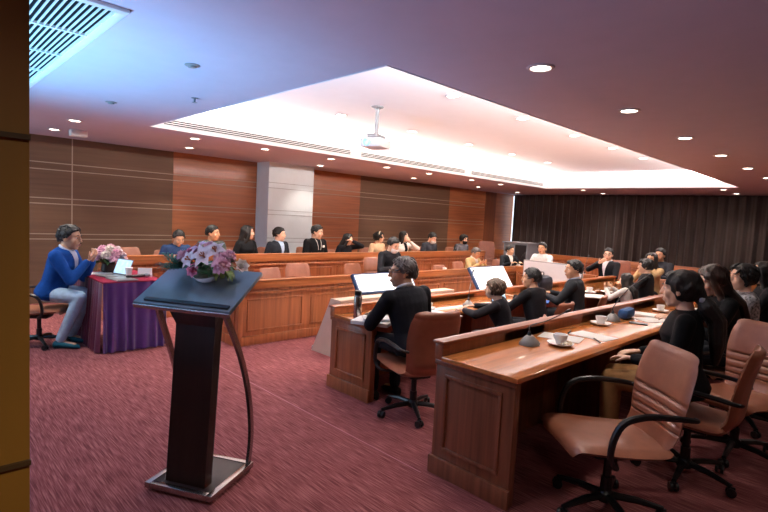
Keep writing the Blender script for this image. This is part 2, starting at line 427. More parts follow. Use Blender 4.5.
def make_chair(tall=0., leather=None):
    leather = leather or LEATHER
    r = empty('office_chair')
    pr = lerp_list([(.29, .395), (.275, .43), (.2, .43), (0, .412), (-.17, .405), (-.22, .42)], 20)
    wd = [x[0] for x in lerp_list([(.20,), (.245,), (.265,), (.262,), (.245,), (.225,)], 20)]
    th = [x[0] for x in lerp_list([(.02,), (.05,), (.06,), (.06,), (.06,), (.045,)], 20)]
    s = shell([(x, z) for x, z in pr[::-1]], wd[::-1], th[::-1], crown=.012)
    s.build('seat', leather, r, ang=60)
    n = 60
    pb = lerp_list([(-.225, .415), (-.265, .49), (-.278, .60), (-.30, .73), (-.335, .87 + tall*.7), (-.352, .925 + tall)], n)
    wb = [x[0] for x in lerp_list([(.2,), (.215,), (.228,), (.238,), (.215,), (.12,)], n)]
    tb = [x[0] for x in lerp_list([(.045,), (.06,), (.06,), (.055,), (.05,), (.02,)], n)]
    wl = wb[n-12]
    for i in range(n-11, n):
        u = (i - (n-12))/11; wb[i] = wl*(1 - .42*u**3); tb[i] = .05*sqrt(1 - .93*u*u)
    rb = [(-.016 if (12 <= i <= 32 and i % 5 == 0) else 0) for i in range(n)]
    s = MB()
    P = pb
    b = shell([(x, z) for x, z in P][::-1], wb[::-1], tb[::-1], crown=.035, ribs=rb[::-1])
    # the sitter side of the backrest is +x: profile runs upwards so its normal already points forward
    b.build('backrest', leather, r, ang=60)
    MB().box(-.12, .12, -.09, .09, .33, .375, .012).build('tilt_mechanism', BLACKP, r)
    MB().lathe([(.03, .09), (.03, .2), (.022, .2), (.022, .33)], n=14).build('column', BLACKP, r)
    for sy in (-1, 1):
        pts = lerp_list([(.05, sy*.12, .365), (.10, sy*.255, .37), (.155, sy*.292, .42), (.155, sy*.297, .52), (.11, sy*.3, .615), (0, sy*.3, .65), (-.16, sy*.297, .645), (-.27, sy*.285, .63), (-.3, sy*.235, .62)], 34)
        rad = [.011 + .007*max(0, sin(pi*min(1, i/33))) for i in range(34)]
        MB().tube(pts, rad, 8).build('armrest', BLACKP, r)
    MB().lathe([(.045, .065), (.05, .08), (.045, .11), (.03, .125)], n=14).build('hub', BLACKP, r)
    for k in range(5):
        a = 2*pi*k/5 + .3; c, s_ = cos(a), sin(a)
        l = MB().tube([(c*.03, s_*.03, .095), (c*.16, s_*.16, .09), (c*.29, s_*.29, .068)], [.022, .02, .014], 8).build('leg', BLACKP, r)
        cb = MB(); M = Matrix.Translation((c*.29, s_*.29, .03)) @ Matrix.Rotation(a + .6, 4, 'Z')
        for off in (-.016, .016):
            cb.lathe([(.012, -.009), (.027, -.009), (.029, 0), (.027, .009), (.012, .009)], n=14, M=M @ Matrix.Translation((0, off, 0)) @ Matrix.Rotation(pi/2, 4, 'X'))
        cb.box(-.02, .022, -.007, .007, .0, .035, .004, M=M)
        cb.build('caster', BLACKP, l)
    return r
CH = make_chair(); CHT = make_chair(.16, LEATHER2)
used = {}
def chair(x, y, yaw, label, sc=1., proto=CH, group=None):
    o = copy_tree(proto) if used.get(proto) else proto
    used[proto] = 1
    o.location = (x, y, 0); o.rotation_euler.z = radians(yaw); o.scale = (sc,)*3
    return tag(o, label, 'chair', group)

# ------------------------------------------------------------------ people
def limb(b, pts, rad, n=12):
    pts = [V(p) for p in pts]
    for i, p in enumerate(pts): b.ell(p, (rad[i],)*3, 12, 8)
    for i in range(len(pts)-1): b.tube([pts[i], pts[i+1]], [rad[i], rad[i+1]], n)
def ik(S, T, l1, l2, pole):
    d = T - S; L_ = d.length
    if L_ > (l1 + l2)*.995: T = S + d*((l1+l2)*.995/L_); d = T - S; L_ = d.length
    a = (l1*l1 - l2*l2 + L_*L_) / (2*L_); h = sqrt(max(1e-6, l1*l1 - a*a))
    u = d.normalized(); p = pole - u*pole.dot(u); p.normalize()
    return S + u*a + p*h, T
def hand(b, W, d, nrm, side, curl=.5, sc=1.):
    "W wrist, d pointing direction, nrm palm normal (towards the palm), side = thumb side sign"
    d = d.normalized(); nrm = (nrm - d*nrm.dot(d)).normalized(); s = d.cross(nrm).normalized() * side
    for k in range(5):
        f = k/4; c = W + d*(.085*f*sc)
        rg = [.024, .03, .036, .04, .038][k]*sc
        _ellm(b, c, s*rg, nrm*.014*sc, d*.022*sc)
    for k, (o, ln) in enumerate([(.031, .068), (.0105, .078), (-.0105, .073), (-.031, .056)]):
        p = W + d*.088*sc + s*o*sc; pts = [p]; ang = 0; dir_ = d + s*o*1.2
        for q, fr in enumerate((.45, .32, .23)):
            ang += curl*(.5 + .25*q)
            dd = (dir_.normalized()*cos(ang) + nrm*sin(ang)).normalized(); p = p + dd*ln*fr*sc; pts.append(p)
        limb(b, pts, [.0095*sc, .0088*sc, .008*sc, .0068*sc], 8)
    p = W + d*.025*sc + s*.026*sc
    limb(b, [p, p + (d*.6 + s*.75 + nrm*.25).normalized()*.042*sc, p + (d*.6 + s*.75 + nrm*.25).normalized()*.042*sc + (d*.85 + s*.25 + nrm*.3*(1+curl)).normalized()*.032*sc], [.012*sc, .0105*sc, .008*sc], 8)
def _ellm(b, c, A, B, C):
    n, m = 10, 6; vs = []; fs = []
    vs.append(c + C)
    for i in range(1, m):
        th = pi*i/m
        for j in range(n):
            ph = 2*pi*j/n; vs.append(c + A*sin(th)*cos(ph) + B*sin(th)*sin(ph) + C*cos(th))
    vs.append(c - C)
    for j in range(n): fs.append((0, 1+j, 1+(j+1) % n))
    for i in range(m-2):
        for j in range(n):
            k = (j+1) % n; fs.append((1+i*n+j, 1+(i+1)*n+j, 1+(i+1)*n+k, 1+i*n+k))
    e = len(vs)-1; q = 1+(m-2)*n
    for j in range(n): fs.append((q+j, e, q+(j+1) % n))
    b.add(vs, fs)
TORSO_M = [(-.05, .11, .165, -.005), (0, .125, .18, -.01), (.12, .112, .160, .0), (.24, .12, .170, .005), (.35, .128, .185, .005), (.42, .112, .188, .0), (.465, .088, .155, -.005), (.50, .056, .07, -.008)]
TORSO_F = [(-.05, .11, .17, -.005), (0, .122, .178, -.01), (.12, .096, .138, .0), (.24, .10, .138, .005), (.34, .122, .150, .012), (.42, .096, .150, .0), (.462, .075, .122, -.005), (.49, .046, .056, -.008)]
def torso_at(T, t):
    for a, c in zip(T, T[1:]):
        if t <= c[0]:
            f = max(0, (t - a[0])/(c[0] - a[0])); return [a[i] + (c[i]-a[i])*f for i in range(4)]
    return list(T[-1])
HL = {'short': [(0, 31), (30, 29), (52, 20), (68, -2), (82, -14), (98, -2), (125, -26), (180, -40)],
      'cover': [(0, 36), (30, 30), (52, 8), (66, -30), (80, -60), (110, -62), (180, -62)],
      'long': [(0, 40), (35, 34), (55, 2), (70, -50), (90, -80), (180, -88)]}
def person(label, x, y, yaw, sc=1., fem=False, lean=5, hyaw=0, hpit=0, htilt=0, hair='short', hairm=None, skin=0, top='#1c1d22', shirt=None, tie=None, pants='#23242a', shoe='#15110f', L=(.40, .14, .78), R=(.40, -.14, .78), curl=.5, Lp=None, Rp=None, fine=False, mask=None, glasses=False, group=None, sleeve=True, twist=0, slean=0, extra=None, hipz=.565, thigh=.43, feet=.42, topname='jacket', legs=True):
    T = TORSO_F if fem else TORSO_M
    vx = .0075 if fine else .011
    hairm = hairm or HAIRB
    RT = Matrix.Rotation(radians(twist), 3, 'Z') @ Matrix.Rotation(radians(lean), 3, 'Y') @ Matrix.Rotation(radians(-slean), 3, 'X'); P0 = V((0, 0, hipz))
    tp = lambda p: P0 + RT @ V(p)
    sh = .16 if fem else .185
    nb = tp((-.005, 0, .49)); HM = Matrix.Rotation(radians(hyaw), 3, 'Z') @ Matrix.Rotation(radians(hpit), 3, 'Y') @ Matrix.Rotation(radians(htilt), 3, 'X')
    hs = 1.0 if fem else 1.05
    hc = nb + Matrix.Rotation(radians(lean*.6 + hpit*.25), 3, 'Y') @ V((.02, 0, .045)) + HM @ V((.012, 0, .082))
    hp = lambda p: hc + HM @ (V(p)*hs)
    H4 = Matrix.Translation(hc) @ HM.to_4x4() @ Matrix.Scale(hs, 4)
    # ---- body
    b = MB()
    def torso(bb, off, t0=-.09, t1=1):
        rings = []
        for t, rx, ry, cx in T:
            if t < t0 or t > t1: continue
            o_ = off + (.014 if off > 0 and t <= 0 else 0)
            rings.append([tp((cx + (rx+o_)*cos(a)*(1 if cos(a) > 0 else .92), (ry+o_)*sin(a), t)) for a in [2*pi*j/24 for j in range(24)]])
        bb.loft(rings)
    torso(b, -.012)
    nr = .048 if fem else .057
    limb(b, [tp((-.01, 0, .46)), hp((-.022, 0, -.06))], [nr*1.15, nr])
    for c, r_ in (((-.012, 0, .03), (.099, .078, .092)), ((.018, 0, -.035), (.072, .062, .084)), ((.052, 0, -.1), (.03, .032, .02)), ((.07, 0, .03), (.024, .054, .019)), ((.066, .03, .004), (.018, .018, .014)), ((.066, -.03, .004), (.018, .018, .014)), ((.058, .04, -.028), (.028, .024, .032)), ((.058, -.04, -.028), (.028, .024, .032)), ((.084, 0, -.068), (.013, .026, .018)), ((-.008, .08, -.012), (.018, .009, .032)), ((-.008, -.08, -.012), (.018, .009, .032)), ((.02, 0, -.08), (.05, .052, .035))):
        b.ell(c, r_, 16, 10, M=H4)
    limb(b, [hp((.09, 0, .02)), hp((.104, 0, -.014)), hp((.109, 0, -.03))], [.009*hs, .011*hs, .0135*hs], 8)
    hips = [V((.0, s*.088, hipz)) for s in (1, -1)]
    kn = [V((thigh, s*(.085 if fem else .12), hipz - .02)) for s in (1, -1)]; an = [V((feet, s*(.085 if fem else .12), .085)) for s in (1, -1)]
    for s in (0, 1):
        limb(b, [hips[s], kn[s], an[s]], [.075, .05, .036]); limb(b, [an[s] - V((0, 0, .03)), an[s] + V((.13, 0, -.05))], [.035, .026])
    arms = []
    for s, tg, pol in ((1, L, Lp), (-1, R, Rp)):
        S = tp((-.005, s*sh, .424)); pole = V(pol) if pol else V((-.35, s*.45, -.8))
        E, W = ik(S, V(tg), .285, .245, pole); arms.append((S, E, W, s))
        limb(b, [S, E, W], [.045, .036, .027] if not fem else [.04, .031, .023])
        fd = (W - E).normalized(); nr_ = V((0, 0, -1)) if abs(fd.z) < .75 else (hc - W).normalized()
        if fd.z > .55: nr_ = (hc + HM @ V((.05, 0, -.05)) - W).normalized()
        hand(b, W + fd*.012, fd*.8 + (V((.3, -s*.15, -.1)) if fd.z < .55 else V((0, 0, 0))), nr_, s*(1 if nr_.z < 0 else -1), curl, .95 if fem else 1.05)
    body = b.remesh('person', SKIN[skin], vx)
    body.location = (x, y, 0); body.rotation_euler.z = radians(yaw); body.scale = (sc,)*3
    tag(body, label, 'person', group)
    # ---- eyes, brows, lips
    for s in (1, -1):
        e = MB().ell((.077, s*.031, .003), (.0105, .0125, .0055), 12, 8, M=H4); e.ell((.0842, s*.031, .003), (.0045, .0058, .0054), 8, 6, 1, M=H4); e.build('eye', [EYEW, EYED], body)
        MB().tube([hp((.088, s*.05, .026)), hp((.095, s*.032, .031)), hp((.094, s*.014, .027))], [.002, .0042, .003], 6).build('eyebrow', hairm, body)
    e = MB(); e.ell((.097, 0, -.062), (.006, .022, .005), 12, 6, M=H4); e.ell((.095, 0, -.071), (.006, .018, .006), 12, 6, M=H4); e.build('lips', LIPM, body)
    # ---- hair
    b = MB(); tab = HL['long' if hair in ('long', 'ponytail') else ('cover' if hair == 'bob' else 'short')]
    rad = {'short': (.113, .09, .110), 'curly': (.12, .103, .118), 'bob': (.118, .102, .108), 'long': (.112, .092, .106), 'ponytail': (.11, .088, .105)}[hair]
    nu, nv = 40, 26; vs = []; fs = []
    seed = x*3.1 + y*1.7
    for i in range(nv + 1):
        el = -90 + 180*i/nv
        for j in range(nu):
            az = 360*j/nu; a2 = az if az <= 180 else 360 - az
            for (p0, e0), (p1, e1) in zip(tab, tab[1:]):
                if p0 <= a2 <= p1: lim = e0 + (e1-e0)*(a2-p0)/(p1-p0); break
            q = max(0, min(1, (el - lim + 5)/10)); q = q*q*(3-2*q)
            d = V((cos(radians(el))*cos(radians(az)), cos(radians(el))*sin(radians(az)), sin(radians(el))))
            n1 = mnoise.noise(d*(9 if hair == 'curly' else 5) + V((seed, 0, 0)))*(.06 if hair == 'curly' else .045) + mnoise.noise(d*17 + V((seed, 3, 0)))*.03
            top_ = 1 + .05*max(0, d.z)*(1 if hair == 'short' else .5)
            k = (.80 + q*(.20 + n1))*top_
            vs.append(H4 @ (V((-.012, 0, .02)) + V((d.x*rad[0], d.y*rad[1], d.z*rad[2]))*k))
    for i in range(nv):
        for j in range(nu):
            kk = (j+1) % nu; fs.append((i*nu+j, i*nu+kk, (i+1)*nu+kk, (i+1)*nu+j))
    b.add(vs, fs)
    rh = random.Random(int(seed*1000))
    def surf(az, el, k):
        d = V((cos(radians(el))*cos(radians(az)), cos(radians(el))*sin(radians(az)), sin(radians(el))))
        return H4 @ (V((-.012, 0, .02)) + V((d.x*rad[0], d.y*rad[1], d.z*rad[2]))*k*(1 + .05*max(0, d.z)))
    def hlim(az):
        a2 = abs((az + 180) % 360 - 180)
        for (p0, e0), (p1, e1) in zip(tab, tab[1:]):
            if p0 <= a2 <= p1: return e0 + (e1-e0)*(a2-p0)/(p1-p0)
        return 0
    for k in range(110 if fine else 70):
        az = rh.uniform(0, 360); el = math.degrees(math.asin(rh.uniform(-.6, .98)))
        if el < hlim(az) + 4: continue
        pts = []; daz = rh.uniform(-10, 10); st = rh.uniform(9, 14); kk = rh.uniform(.97, 1.03)
        for q in range(4):
            pts.append(surf(az + daz*q, max(el - st*q*(.6 if hair == 'short' else 1), hlim(az) + (2 if hair == 'short' else -6), -70), kk + (.012*q if hair == 'curly' else .004*q if hair == 'short' else 0)))
        if (pts[-1] - pts[0]).length < .02: continue
        b.tube(pts, [.004, .009, .007, .002] if hair == 'short' else [.006, .0125, .011, .003], 6)
    sd = RT @ V((0, 1, 0))
    def drop(cs):
        rings = []
        C = [c for c, _, _ in cs]
        for i, (c, w_, d_) in enumerate(cs):
            t = (C[min(i+1, len(C)-1)] - C[max(i-1, 0)]).normalized(); nn = t.cross(sd).normalized()
            rings.append([c + sd*w_*cos(2*pi*j/16) + nn*d_*sin(2*pi*j/16) for j in range(16)])
        b.loft(rings)
        for w_ in (-.85, -.5, -.15, .2, .55, .9):
            for sgn in (1, -1):
                pts = []
                for i, (c, ww, dd) in enumerate(cs):
                    t = (C[min(i+1, len(C)-1)] - C[max(i-1, 0)]).normalized(); nn = t.cross(sd).normalized()
                    pts.append(c + sd*ww*w_ + nn*dd*sgn*sqrt(1 - w_*w_))
                b.tube(pts, [.006] + [.011]*(len(pts)-2) + [.004], 6)
    if hair == 'long':
        drop([(hp((-.04, 0, .03)), .08, .07), (hp((-.05, 0, -.05)), .088, .066), (hp((-.07, 0, -.12)), .092, .05), (tp((-.125, 0, .40)), .10, .035), (tp((-.14, 0, .28)), .085, .028), (tp((-.14, 0, .2)), .04, .015)])
        for s in (1, -1):
            limb(b, [hp((.035, s*.074, .05)), hp((.03, s*.084, -.03)), hp((.01, s*.08, -.12)), tp((.03, s*.10, .42)), tp((.075, s*.10, .30))], [.022, .026, .028, .028, .014])
    elif hair == 'ponytail':
        drop([(hp((-.07, 0, .02)), .06, .05), (hp((-.1, 0, -.03)), .04, .04), (hp((-.125, 0, -.06)), .03, .03)])
        cs = [hp((-.12, 0, -.055)), hp((-.15, 0, -.1)), tp((-.175, 0, .42)), tp((-.175, 0, .28)), tp((-.16, 0, .14))]
        drop([(cs[0], .03, .03), (cs[1], .052, .045), (cs[2], .065, .045), (cs[3], .06, .038), (cs[4], .02, .014)])
    if hair in ('short', 'curly', 'bob'):
        b.build('hair', hairm, body, ang=80)
    else:
        b.remesh('hair', hairm, .008 if fine else .011, body, 2)
    if hair == 'ponytail':
        MB().ell(hp((-.122, 0, -.058)), (.03, .042, .03), 12, 8).build('hair_tie', cloth('#c9ccd0'), body)
    # ---- clothes
    off = .012
    b = MB(); torso(b, off, -.06, .52)
    for S, E, W, s in arms:
        fd = (W - E).normalized(); k = 1. if not fem else .9
        limb(b, [tp((0, s*(sh-.06), .425)), S, E, (W - fd*.015) if sleeve else E + fd*.02], [.058*k, .066*k, .055*k, .042*k])
    b.remesh(topname, cloth(top), .011 if fine else .014, body, 3)
    if shirt:
        def vpatch(u, v, w0, w1, t0, t1, o2):
            t = t0 + (t1-t0)*u; w_ = w0 + (w1-w0)*u; yy = (v-.5)*2*w_
            rx, ry, cx = torso_at(T, t)[1:]
            return tp((cx + (rx+off)*sqrt(max(.05, 1 - (yy/(ry+off))**2)) + o2, yy, t))
        MB().grid(lambda u, v: vpatch(u, v, .006, .06, .20, .495, .007), 12, 8).build('shirt', cloth(shirt), body)
        limb_pts = [tp((.0 + .062*cos(a), .066*sin(a), .50 + .014*cos(a+pi))) for a in [2*pi*j/20 for j in range(21)]]
        MB().tube(limb_pts, .014, 8).build('shirt_collar', cloth(shirt), body)
        if tie:
            MB().grid(lambda u, v: vpatch(u, v, .02, .012, .16, .48, .013), 12, 4).build('tie', cloth(tie), body)
    b = MB()
    rings = []
    for t, rx, ry, cx in T[:3]:
        rings.append([V((cx + (rx+.006)*cos(a), (ry+.006)*sin(a), hipz + t*.6)) for a in [2*pi*j/20 for j in range(20)]])
    b.loft(rings)
    for s in (0, 1):
        limb(b, [hips[s], hips[s]*.5 + kn[s]*.5, kn[s], an[s]*.35 + kn[s]*.65, an[s] + V((0, 0, .02))], [.088, .08, .065, .062, .05])
    b.remesh('trousers', cloth(pants), .014, body, 2)
    for s in (0, 1):
        a = an[s]; q = MB(); rings = []
        for fx, w_, h_ in ((-.075, .022, .055), (-.06, .036, .075), (0, .042, .085), (.06, .044, .065), (.12, .046, .05), (.165, .034, .038), (.185, .012, .02)):
            rings.append([V((a.x + fx, a.y + w_*cos(t_), max(.002, .004 + h_*.5 + h_*.5*sin(t_)))) for t_ in [2*pi*j/14 for j in range(14)]])
        q.loft(rings).build('shoe', cloth(shoe, .5), body)
    if mask:
        vs = []
        q = MB()
        def mk(u, v):
            az = radians(-72 + 144*u); el = radians(-62 + 82*v)
            return H4 @ (V((.022, 0, -.055)) + V((.102*cos(el)*cos(az), .078*cos(el)*sin(az), .075*sin(el))))
        q.grid(mk, 16, 10).build('face_mask', cloth(mask), body)
    if glasses:
        q = MB()
        for s in (1, -1):
            q.tube([hp((.108, s*.033 + .021*cos(a), .004 + .016*sin(a))) for a in [2*pi*j/14 for j in range(15)]], .0022, 6)
            q.tube([hp((.106, s*.056, .008)), hp((.06, s*.084, .01)), hp((-.01, s*.092, .005))], .0022, 6)
        q.tube([hp((.108, .013, .008)), hp((.112, 0, .011)), hp((.108, -.013, .008))], .0022, 6)
        q.build('glasses', BLACKP, body)
    if extra: extra(body, tp, hp, T, off)
    return body
def headband(body, tp, hp, T, off):
    pts = [hp((.0 + .02*sin(a), .096*cos(a), .03 + .104*sin(a))) for a in [pi*j/14 for j in range(15)]]
    MB().tube(pts, .009, 8).build('headband', cloth('#e8dcc0'), body)
    pts = [tp((.0 + .075*cos(a), .082*sin(a), .475 - .05*max(0, cos(a)))) for a in [2*pi*j/20 for j in range(21)]]
    MB().tube(pts, .02, 8).build('scarf', cloth('#b5482c'), body)
def lanyard(body, tp, hp, T, off):
    for s in (1, -1):
        pts = []
        for i in range(10):
            t = .49 - .022*i; yy = s*(.055 - .045*i/9*.7); rx, ry, cx = torso_at(T, t)[1:]
            pts.append(tp((cx + (rx+off)*sqrt(max(.05, 1-(yy/(ry+off))**2)) + .01, yy, t)))
        MB().tube(pts, .005, 6).build('lanyard', cloth('#d8d4cc'), body)
    rx, ry, cx = torso_at(T, .34)[1:]
    M = Matrix.Translation(tp((cx + rx + off + .012, .085, .36))) @ Matrix.Rotation(.35, 4, 'Z')
    MB().box(-.003, .003, -.032, .032, -.02, .02, M=M).build('badge', PAPER, body)
def inner_black(body, tp, hp, T, off):
    def vp_(u, v):
        t = .08 + .40*u; yy = (v-.5)*.09; rx, ry, cx = torso_at(T, t)[1:]
        return tp((cx + (rx+off)*sqrt(max(.05, 1-(yy/(ry+off))**2)) + .007, yy, t))
    MB().grid(vp_, 12, 6).build('blouse', cloth('#14141a'), body)
def watch(body, tp, hp, T, off): pass

# presenter
person('man in a bright blue blazer and pale jeans leaning on the purple draped table', 1.24, 6.43, -36, 1.03, lean=17, hyaw=-4, hpit=2, skin=1, top='#12458c', shirt='#b9c4d8', pants='#a9c3d6', shoe='#23606f', L=(.36, .10, .90), R=(.37, -.05, .91), Lp=(-.1, .3, -1), Rp=(-.1, -.3, -1), curl=.9, fine=True, topname='blazer', thigh=.33, feet=.15)
chair(1.14, 6.50, -34, 'brown leather swivel chair under the man in the blue blazer', .93)
# back row along the panelled wall
BR = 'people seated along the panelled wall'
def back(label, x, clabel, y=8.09, **k):
    x *= 1.012
    k.setdefault('L', (.25, .12, .69)); k.setdefault('R', (.25, -.12, .69))
    yaw = k.pop('yaw', -90); cy = k.pop('cy', y + .02)
    person(label, x, y, yaw, group=BR, **k)
    chair(x, cy, yaw, clabel, min(1, k.get('sc', 1))*.985, group='chairs along the panelled wall')
back('smiling man in a navy shirt bending low over the wall desk', 3.21, 'brown leather chair behind the smiling man in navy', lean=14, hpit=22, skin=1, top='#2b3f63', topname='shirt', sc=.95, y=8.16)
back('young man in a grey green shirt looking right, behind the lectern flowers', 3.78, 'brown leather chair behind the man in grey green', hyaw=38, skin=1, top='#565b58', topname='shirt', sc=1.0)
back('woman with long black hair in profile, wearing a black jacket', 4.4, 'brown leather chair behind the long haired woman in profile', fem=True, hyaw=58, hair='long', top='#17181b', sc=1.02, twist=15)
back('man in a dark suit with a pale blue shirt before the white pillar', 5.04, 'brown leather chair behind the suited man at the white pillar', hyaw=45, top='#24272e', shirt='#a9bcd6', twist=12)
back('young man in a black polo shirt with a lanyard and white badge', 5.9, 'brown leather chair behind the man with the lanyard', hyaw=30, hpit=8, top='#121214', topname='polo_shirt', sc=1.05, extra=lanyard, lean=2)
back('woman in black holding a hand up to her face', 6.62, 'brown leather chair behind the woman hiding her face', fem=True, hyaw=30, hpit=14, hair='long', top='#15151a', sc=.95, L=(.24, .06, 1.13), Lp=(.3, .9, -.5), lean=10)
back('woman with a cream headband and orange scarf over a pale blouse', 7.55, 'brown leather chair behind the woman with the headband', fem=True, hyaw=40, hair='bob', top='#c9a886', extra=headband, sc=.98)
back('laughing woman in a white jacket resting her chin on her hand', 8.33, 'brown leather chair behind the woman in white', fem=True, hyaw=15, hair='long', top='#e6e0da', extra=inner_black, sc=1.0, L=(.22, .07, 1.06), Lp=(.2, .8, -.6))
back('man in a white mask and charcoal jacket looking down at the desk', 9.23, 'brown leather chair behind the masked man in charcoal', hpit=25, lean=10, top='#33353d', mask='#e6e8ec', sc=1.0)
back('person in a black mask and grey top at the far end of the wall row', 10.5, 'brown leather chair behind the person in the black mask', fem=True, hpit=12, lean=12, hair='bob', top='#5c5a60', mask='#17181c', sc=.98, yaw=-100)
chair(2.55, 7.98, -90, 'empty orange brown chair behind the flowers on the draped table', 1., group='chairs along the panelled wall')
chair(11.45, 7.85, -150, 'tall brown executive chair standing empty at the far end of the wall row', 1.0, CHT)
# inner left row
IR = 'people behind the lit inner desk'
ZI_, ZM_ = .70, .685
def inner(label, x, clabel, y=6.15, **k):
    k.setdefault('sc', .93); k.setdefault('Lp', (-.3, .6, -.6)); k.setdefault('Rp', (-.3, -.6, -.6)); hz = (ZI_ + .062)/k['sc']; k.setdefault('L', (.36, .14, hz)); k.setdefault('R', (.36, -.14, hz)); yaw = k.pop('yaw', -90)
    person(label, x, y, yaw, group=IR, **k); chair(x, y + .05, yaw, clabel, k['sc']*.97, group='chairs behind the lit inner desk')
inner('man in black with a white face mask looking down, behind the nearest white screen', 6.05, 'brown chair under the masked man in black', hpit=22, lean=12, top='#1a1b20', mask='#eef0f2', sc=.98)
inner('man in a tan jacket looking down at the lit inner desk', 8.38, 'brown chair under the man in the tan jacket', y=6.1, hpit=20, lean=12, top='#b59a6c', shirt='#d9d5cf', skin=1, sc=.84, hairm=HAIRG)
inner('man in a black suit and open white shirt at the corner of the inner desk', 9.75, 'brown chair under the black suited man at the desk corner', y=6.08, yaw=-115, hyaw=25, top='#16171b', shirt='#eceae6', sc=.86, skin=1)
for i, (x, lab) in enumerate([(3.98, 'empty brown chair at the inner desk just right of the lectern flowers'), (4.46, 'second empty brown chair at the inner desk, turned beside the first'), (5.55, 'empty brown chair directly left of the masked man in black'), (6.75, 'empty brown chair right of the masked man in black'), (7.75, 'low empty brown chair between the masked man and the tan jacket')]):
    chair(x, 6.16 + (.12 if i % 2 else 0), -90 + (8, -12, 4, 10, -6)[i], lab, (.83, .87, .85, .85, .76)[i], group='chairs behind the lit inner desk')
# far inner row
person('man in a white shirt facing the camera by the equipment rack', 9.72, 5.22, 178, .95, hyaw=8, skin=1, top='#e9e7e6', topname='shirt', L=(.38, .16, .76), R=(.38, -.16, .76)); chair(9.78, 5.22, 178, 'brown chair under the man in the white shirt', .9)
person('man in glasses and dark suit raising a hand to his chin before the tall chair', 9.68, 3.86, 172, .94, hyaw=22, lean=2, top='#15161b', shirt='#e8e9f0', glasses=True, L=(.38, .16, .76), R=(.24, -.08, 1.0), Rp=(.2, -.8, -.6)); chair(9.80, 3.84, 166, 'tall brown executive chair behind the man in glasses and dark suit', .92, CHT)
person('dark haired person mostly hidden behind the person touching the face', 10.3, 3.15, 175, .98, top='#2a2a30', skin=1); chair(10.35, 3.15, 175, 'brown chair under the mostly hidden person', .9)
# mid row (backs to the camera)
MR = 'people along the flask desk'
def mid(label, x, clabel, y=2.72, **k):
    k.setdefault('Lp', (-.3, .6, -.6)); k.setdefault('Rp', (-.3, -.6, -.6)); hz = (ZM_ + .06)/k['sc']; k.setdefault('L', (.38, .16, hz)); k.setdefault('R', (.38, -.16, hz)); yaw = k.pop('yaw', 90); cyaw = k.pop('cyaw', yaw); csc = k.pop('csc', .93); dx = k.pop('dx', 0); dy = k.pop('dy', -.03)
    person(label, x, y, yaw, group=MR, **k); chair(x + dx, y + dy, cyaw, clabel, csc, group='chairs along the flask desk')
mid('older man in a dark suit and glasses turned left, beside the steel flask', 3.05, 'brown leather chair under the older man in glasses, back turned to the camera', y=2.71, yaw=80, hyaw=58, hairm=HAIRG, skin=1, top='#17181d', shirt='#dcd8d4', glasses=True, fine=True, sc=.98, lean=15, slean=5, cyaw=72, dx=-.02, dy=-.03, csc=.97, L=(.42, .16, .76), R=(.40, -.12, .76))
mid('woman with short brown hair in a dark jacket at the inner desk', 4.26, 'brown chair under the woman with short brown hair', y=2.57, yaw=108, fem=True, hair='bob', hairm=HAIRBR, hyaw=14, lean=22, top='#1f1d22', sc=.83, csc=.8, L=(.50, .22, .885), R=(.50, -.16, .885), Lp=(-.2, .9, -.2), Rp=(-.2, -.9, -.2))
mid('man in black with thick hair looking at a tablet', 5.03, 'brown chair under the man with the tablet', y=2.7, hyaw=25, top='#17171b', sc=.86, lean=13, csc=.86, skin=1, L=(.46, .15, .87), R=(.46, -.15, .87))
mid('man in a charcoal suit in left profile, right of the tablet', 5.96, 'brown chair under the charcoal suited man in profile', y=2.72, yaw=105, hyaw=35, top='#26282c', shirt='#c4cede', sc=.91, skin=1, csc=.86)
mid('girl with long dark hair and a white top beyond the charcoal suit', 7.35, 'brown chair under the girl in the white top', y=2.6, fem=True, hair='long', top='#ddd6d2', topname='blouse', sc=.76, lean=8, csc=.78)
mid('curly haired person in a black shirt beyond the girl in white', 8.4, 'brown chair under the curly haired person', y=2.72, yaw=100, hair='curly', top='#18181b', topname='shirt', sc=.88, hyaw=15, csc=.88)
mid('person in a tan top with a hand over the mouth, beyond the curly haired person', 9.1, 'brown chair under the person touching the face', y=2.9, yaw=170, fem=True, hair='long', top='#a98a63', topname='blouse', sc=.95, hyaw=10, L=(.2, .05, 1.06), Lp=(.2, .8, -.6), skin=1, csc=.85)
# near right row
NR = 'women along the nearest desk'
person('woman in black with a low black ponytail and tan trousers, nearest at the desk', 3.74, .93, 106, 1.03, fem=True, hair='ponytail', lean=5, hyaw=-12, hpit=3, top='#101013', topname='blouse', pants='#a87f52', L=(.30, .11, .71), R=(.27, -.15, .71), fine=True, group=NR)
chair(3.70, .88, 95, 'brown chair seen edge on behind the woman with the ponytail', .98, group='chairs along the nearest desk')
person('woman with long dark hair in black writing at the nearest desk', 5.06, .95, 124, 1.04, fem=True, hair='long', hairm=mat('very_dark_brown_hair', '#2a1a14', .4, 0, .3, (90, 90, 14), .5), lean=14, hyaw=6, hpit=20, top='#121214', topname='sweater', L=(.42, .1, .81), R=(.42, -.1, .81), fine=True, group=NR)
chair(5.12, .82, 118, 'brown chair under the woman writing, its back turned to the camera', 1.0, group='chairs along the nearest desk')
person('woman in a black and white patterned blouse beyond the writing woman', 5.72, .96, 118, 1.02, fem=True, hair='bob', hairm=HAIRB, lean=6, hyaw=15, top=PATTERN, topname='blouse', L=(.40, .12, .80), R=(.40, -.12, .80), group=NR)
chair(5.80, .85, 115, 'brown chair under the woman in the patterned blouse', 1.0, group='chairs along the nearest desk')
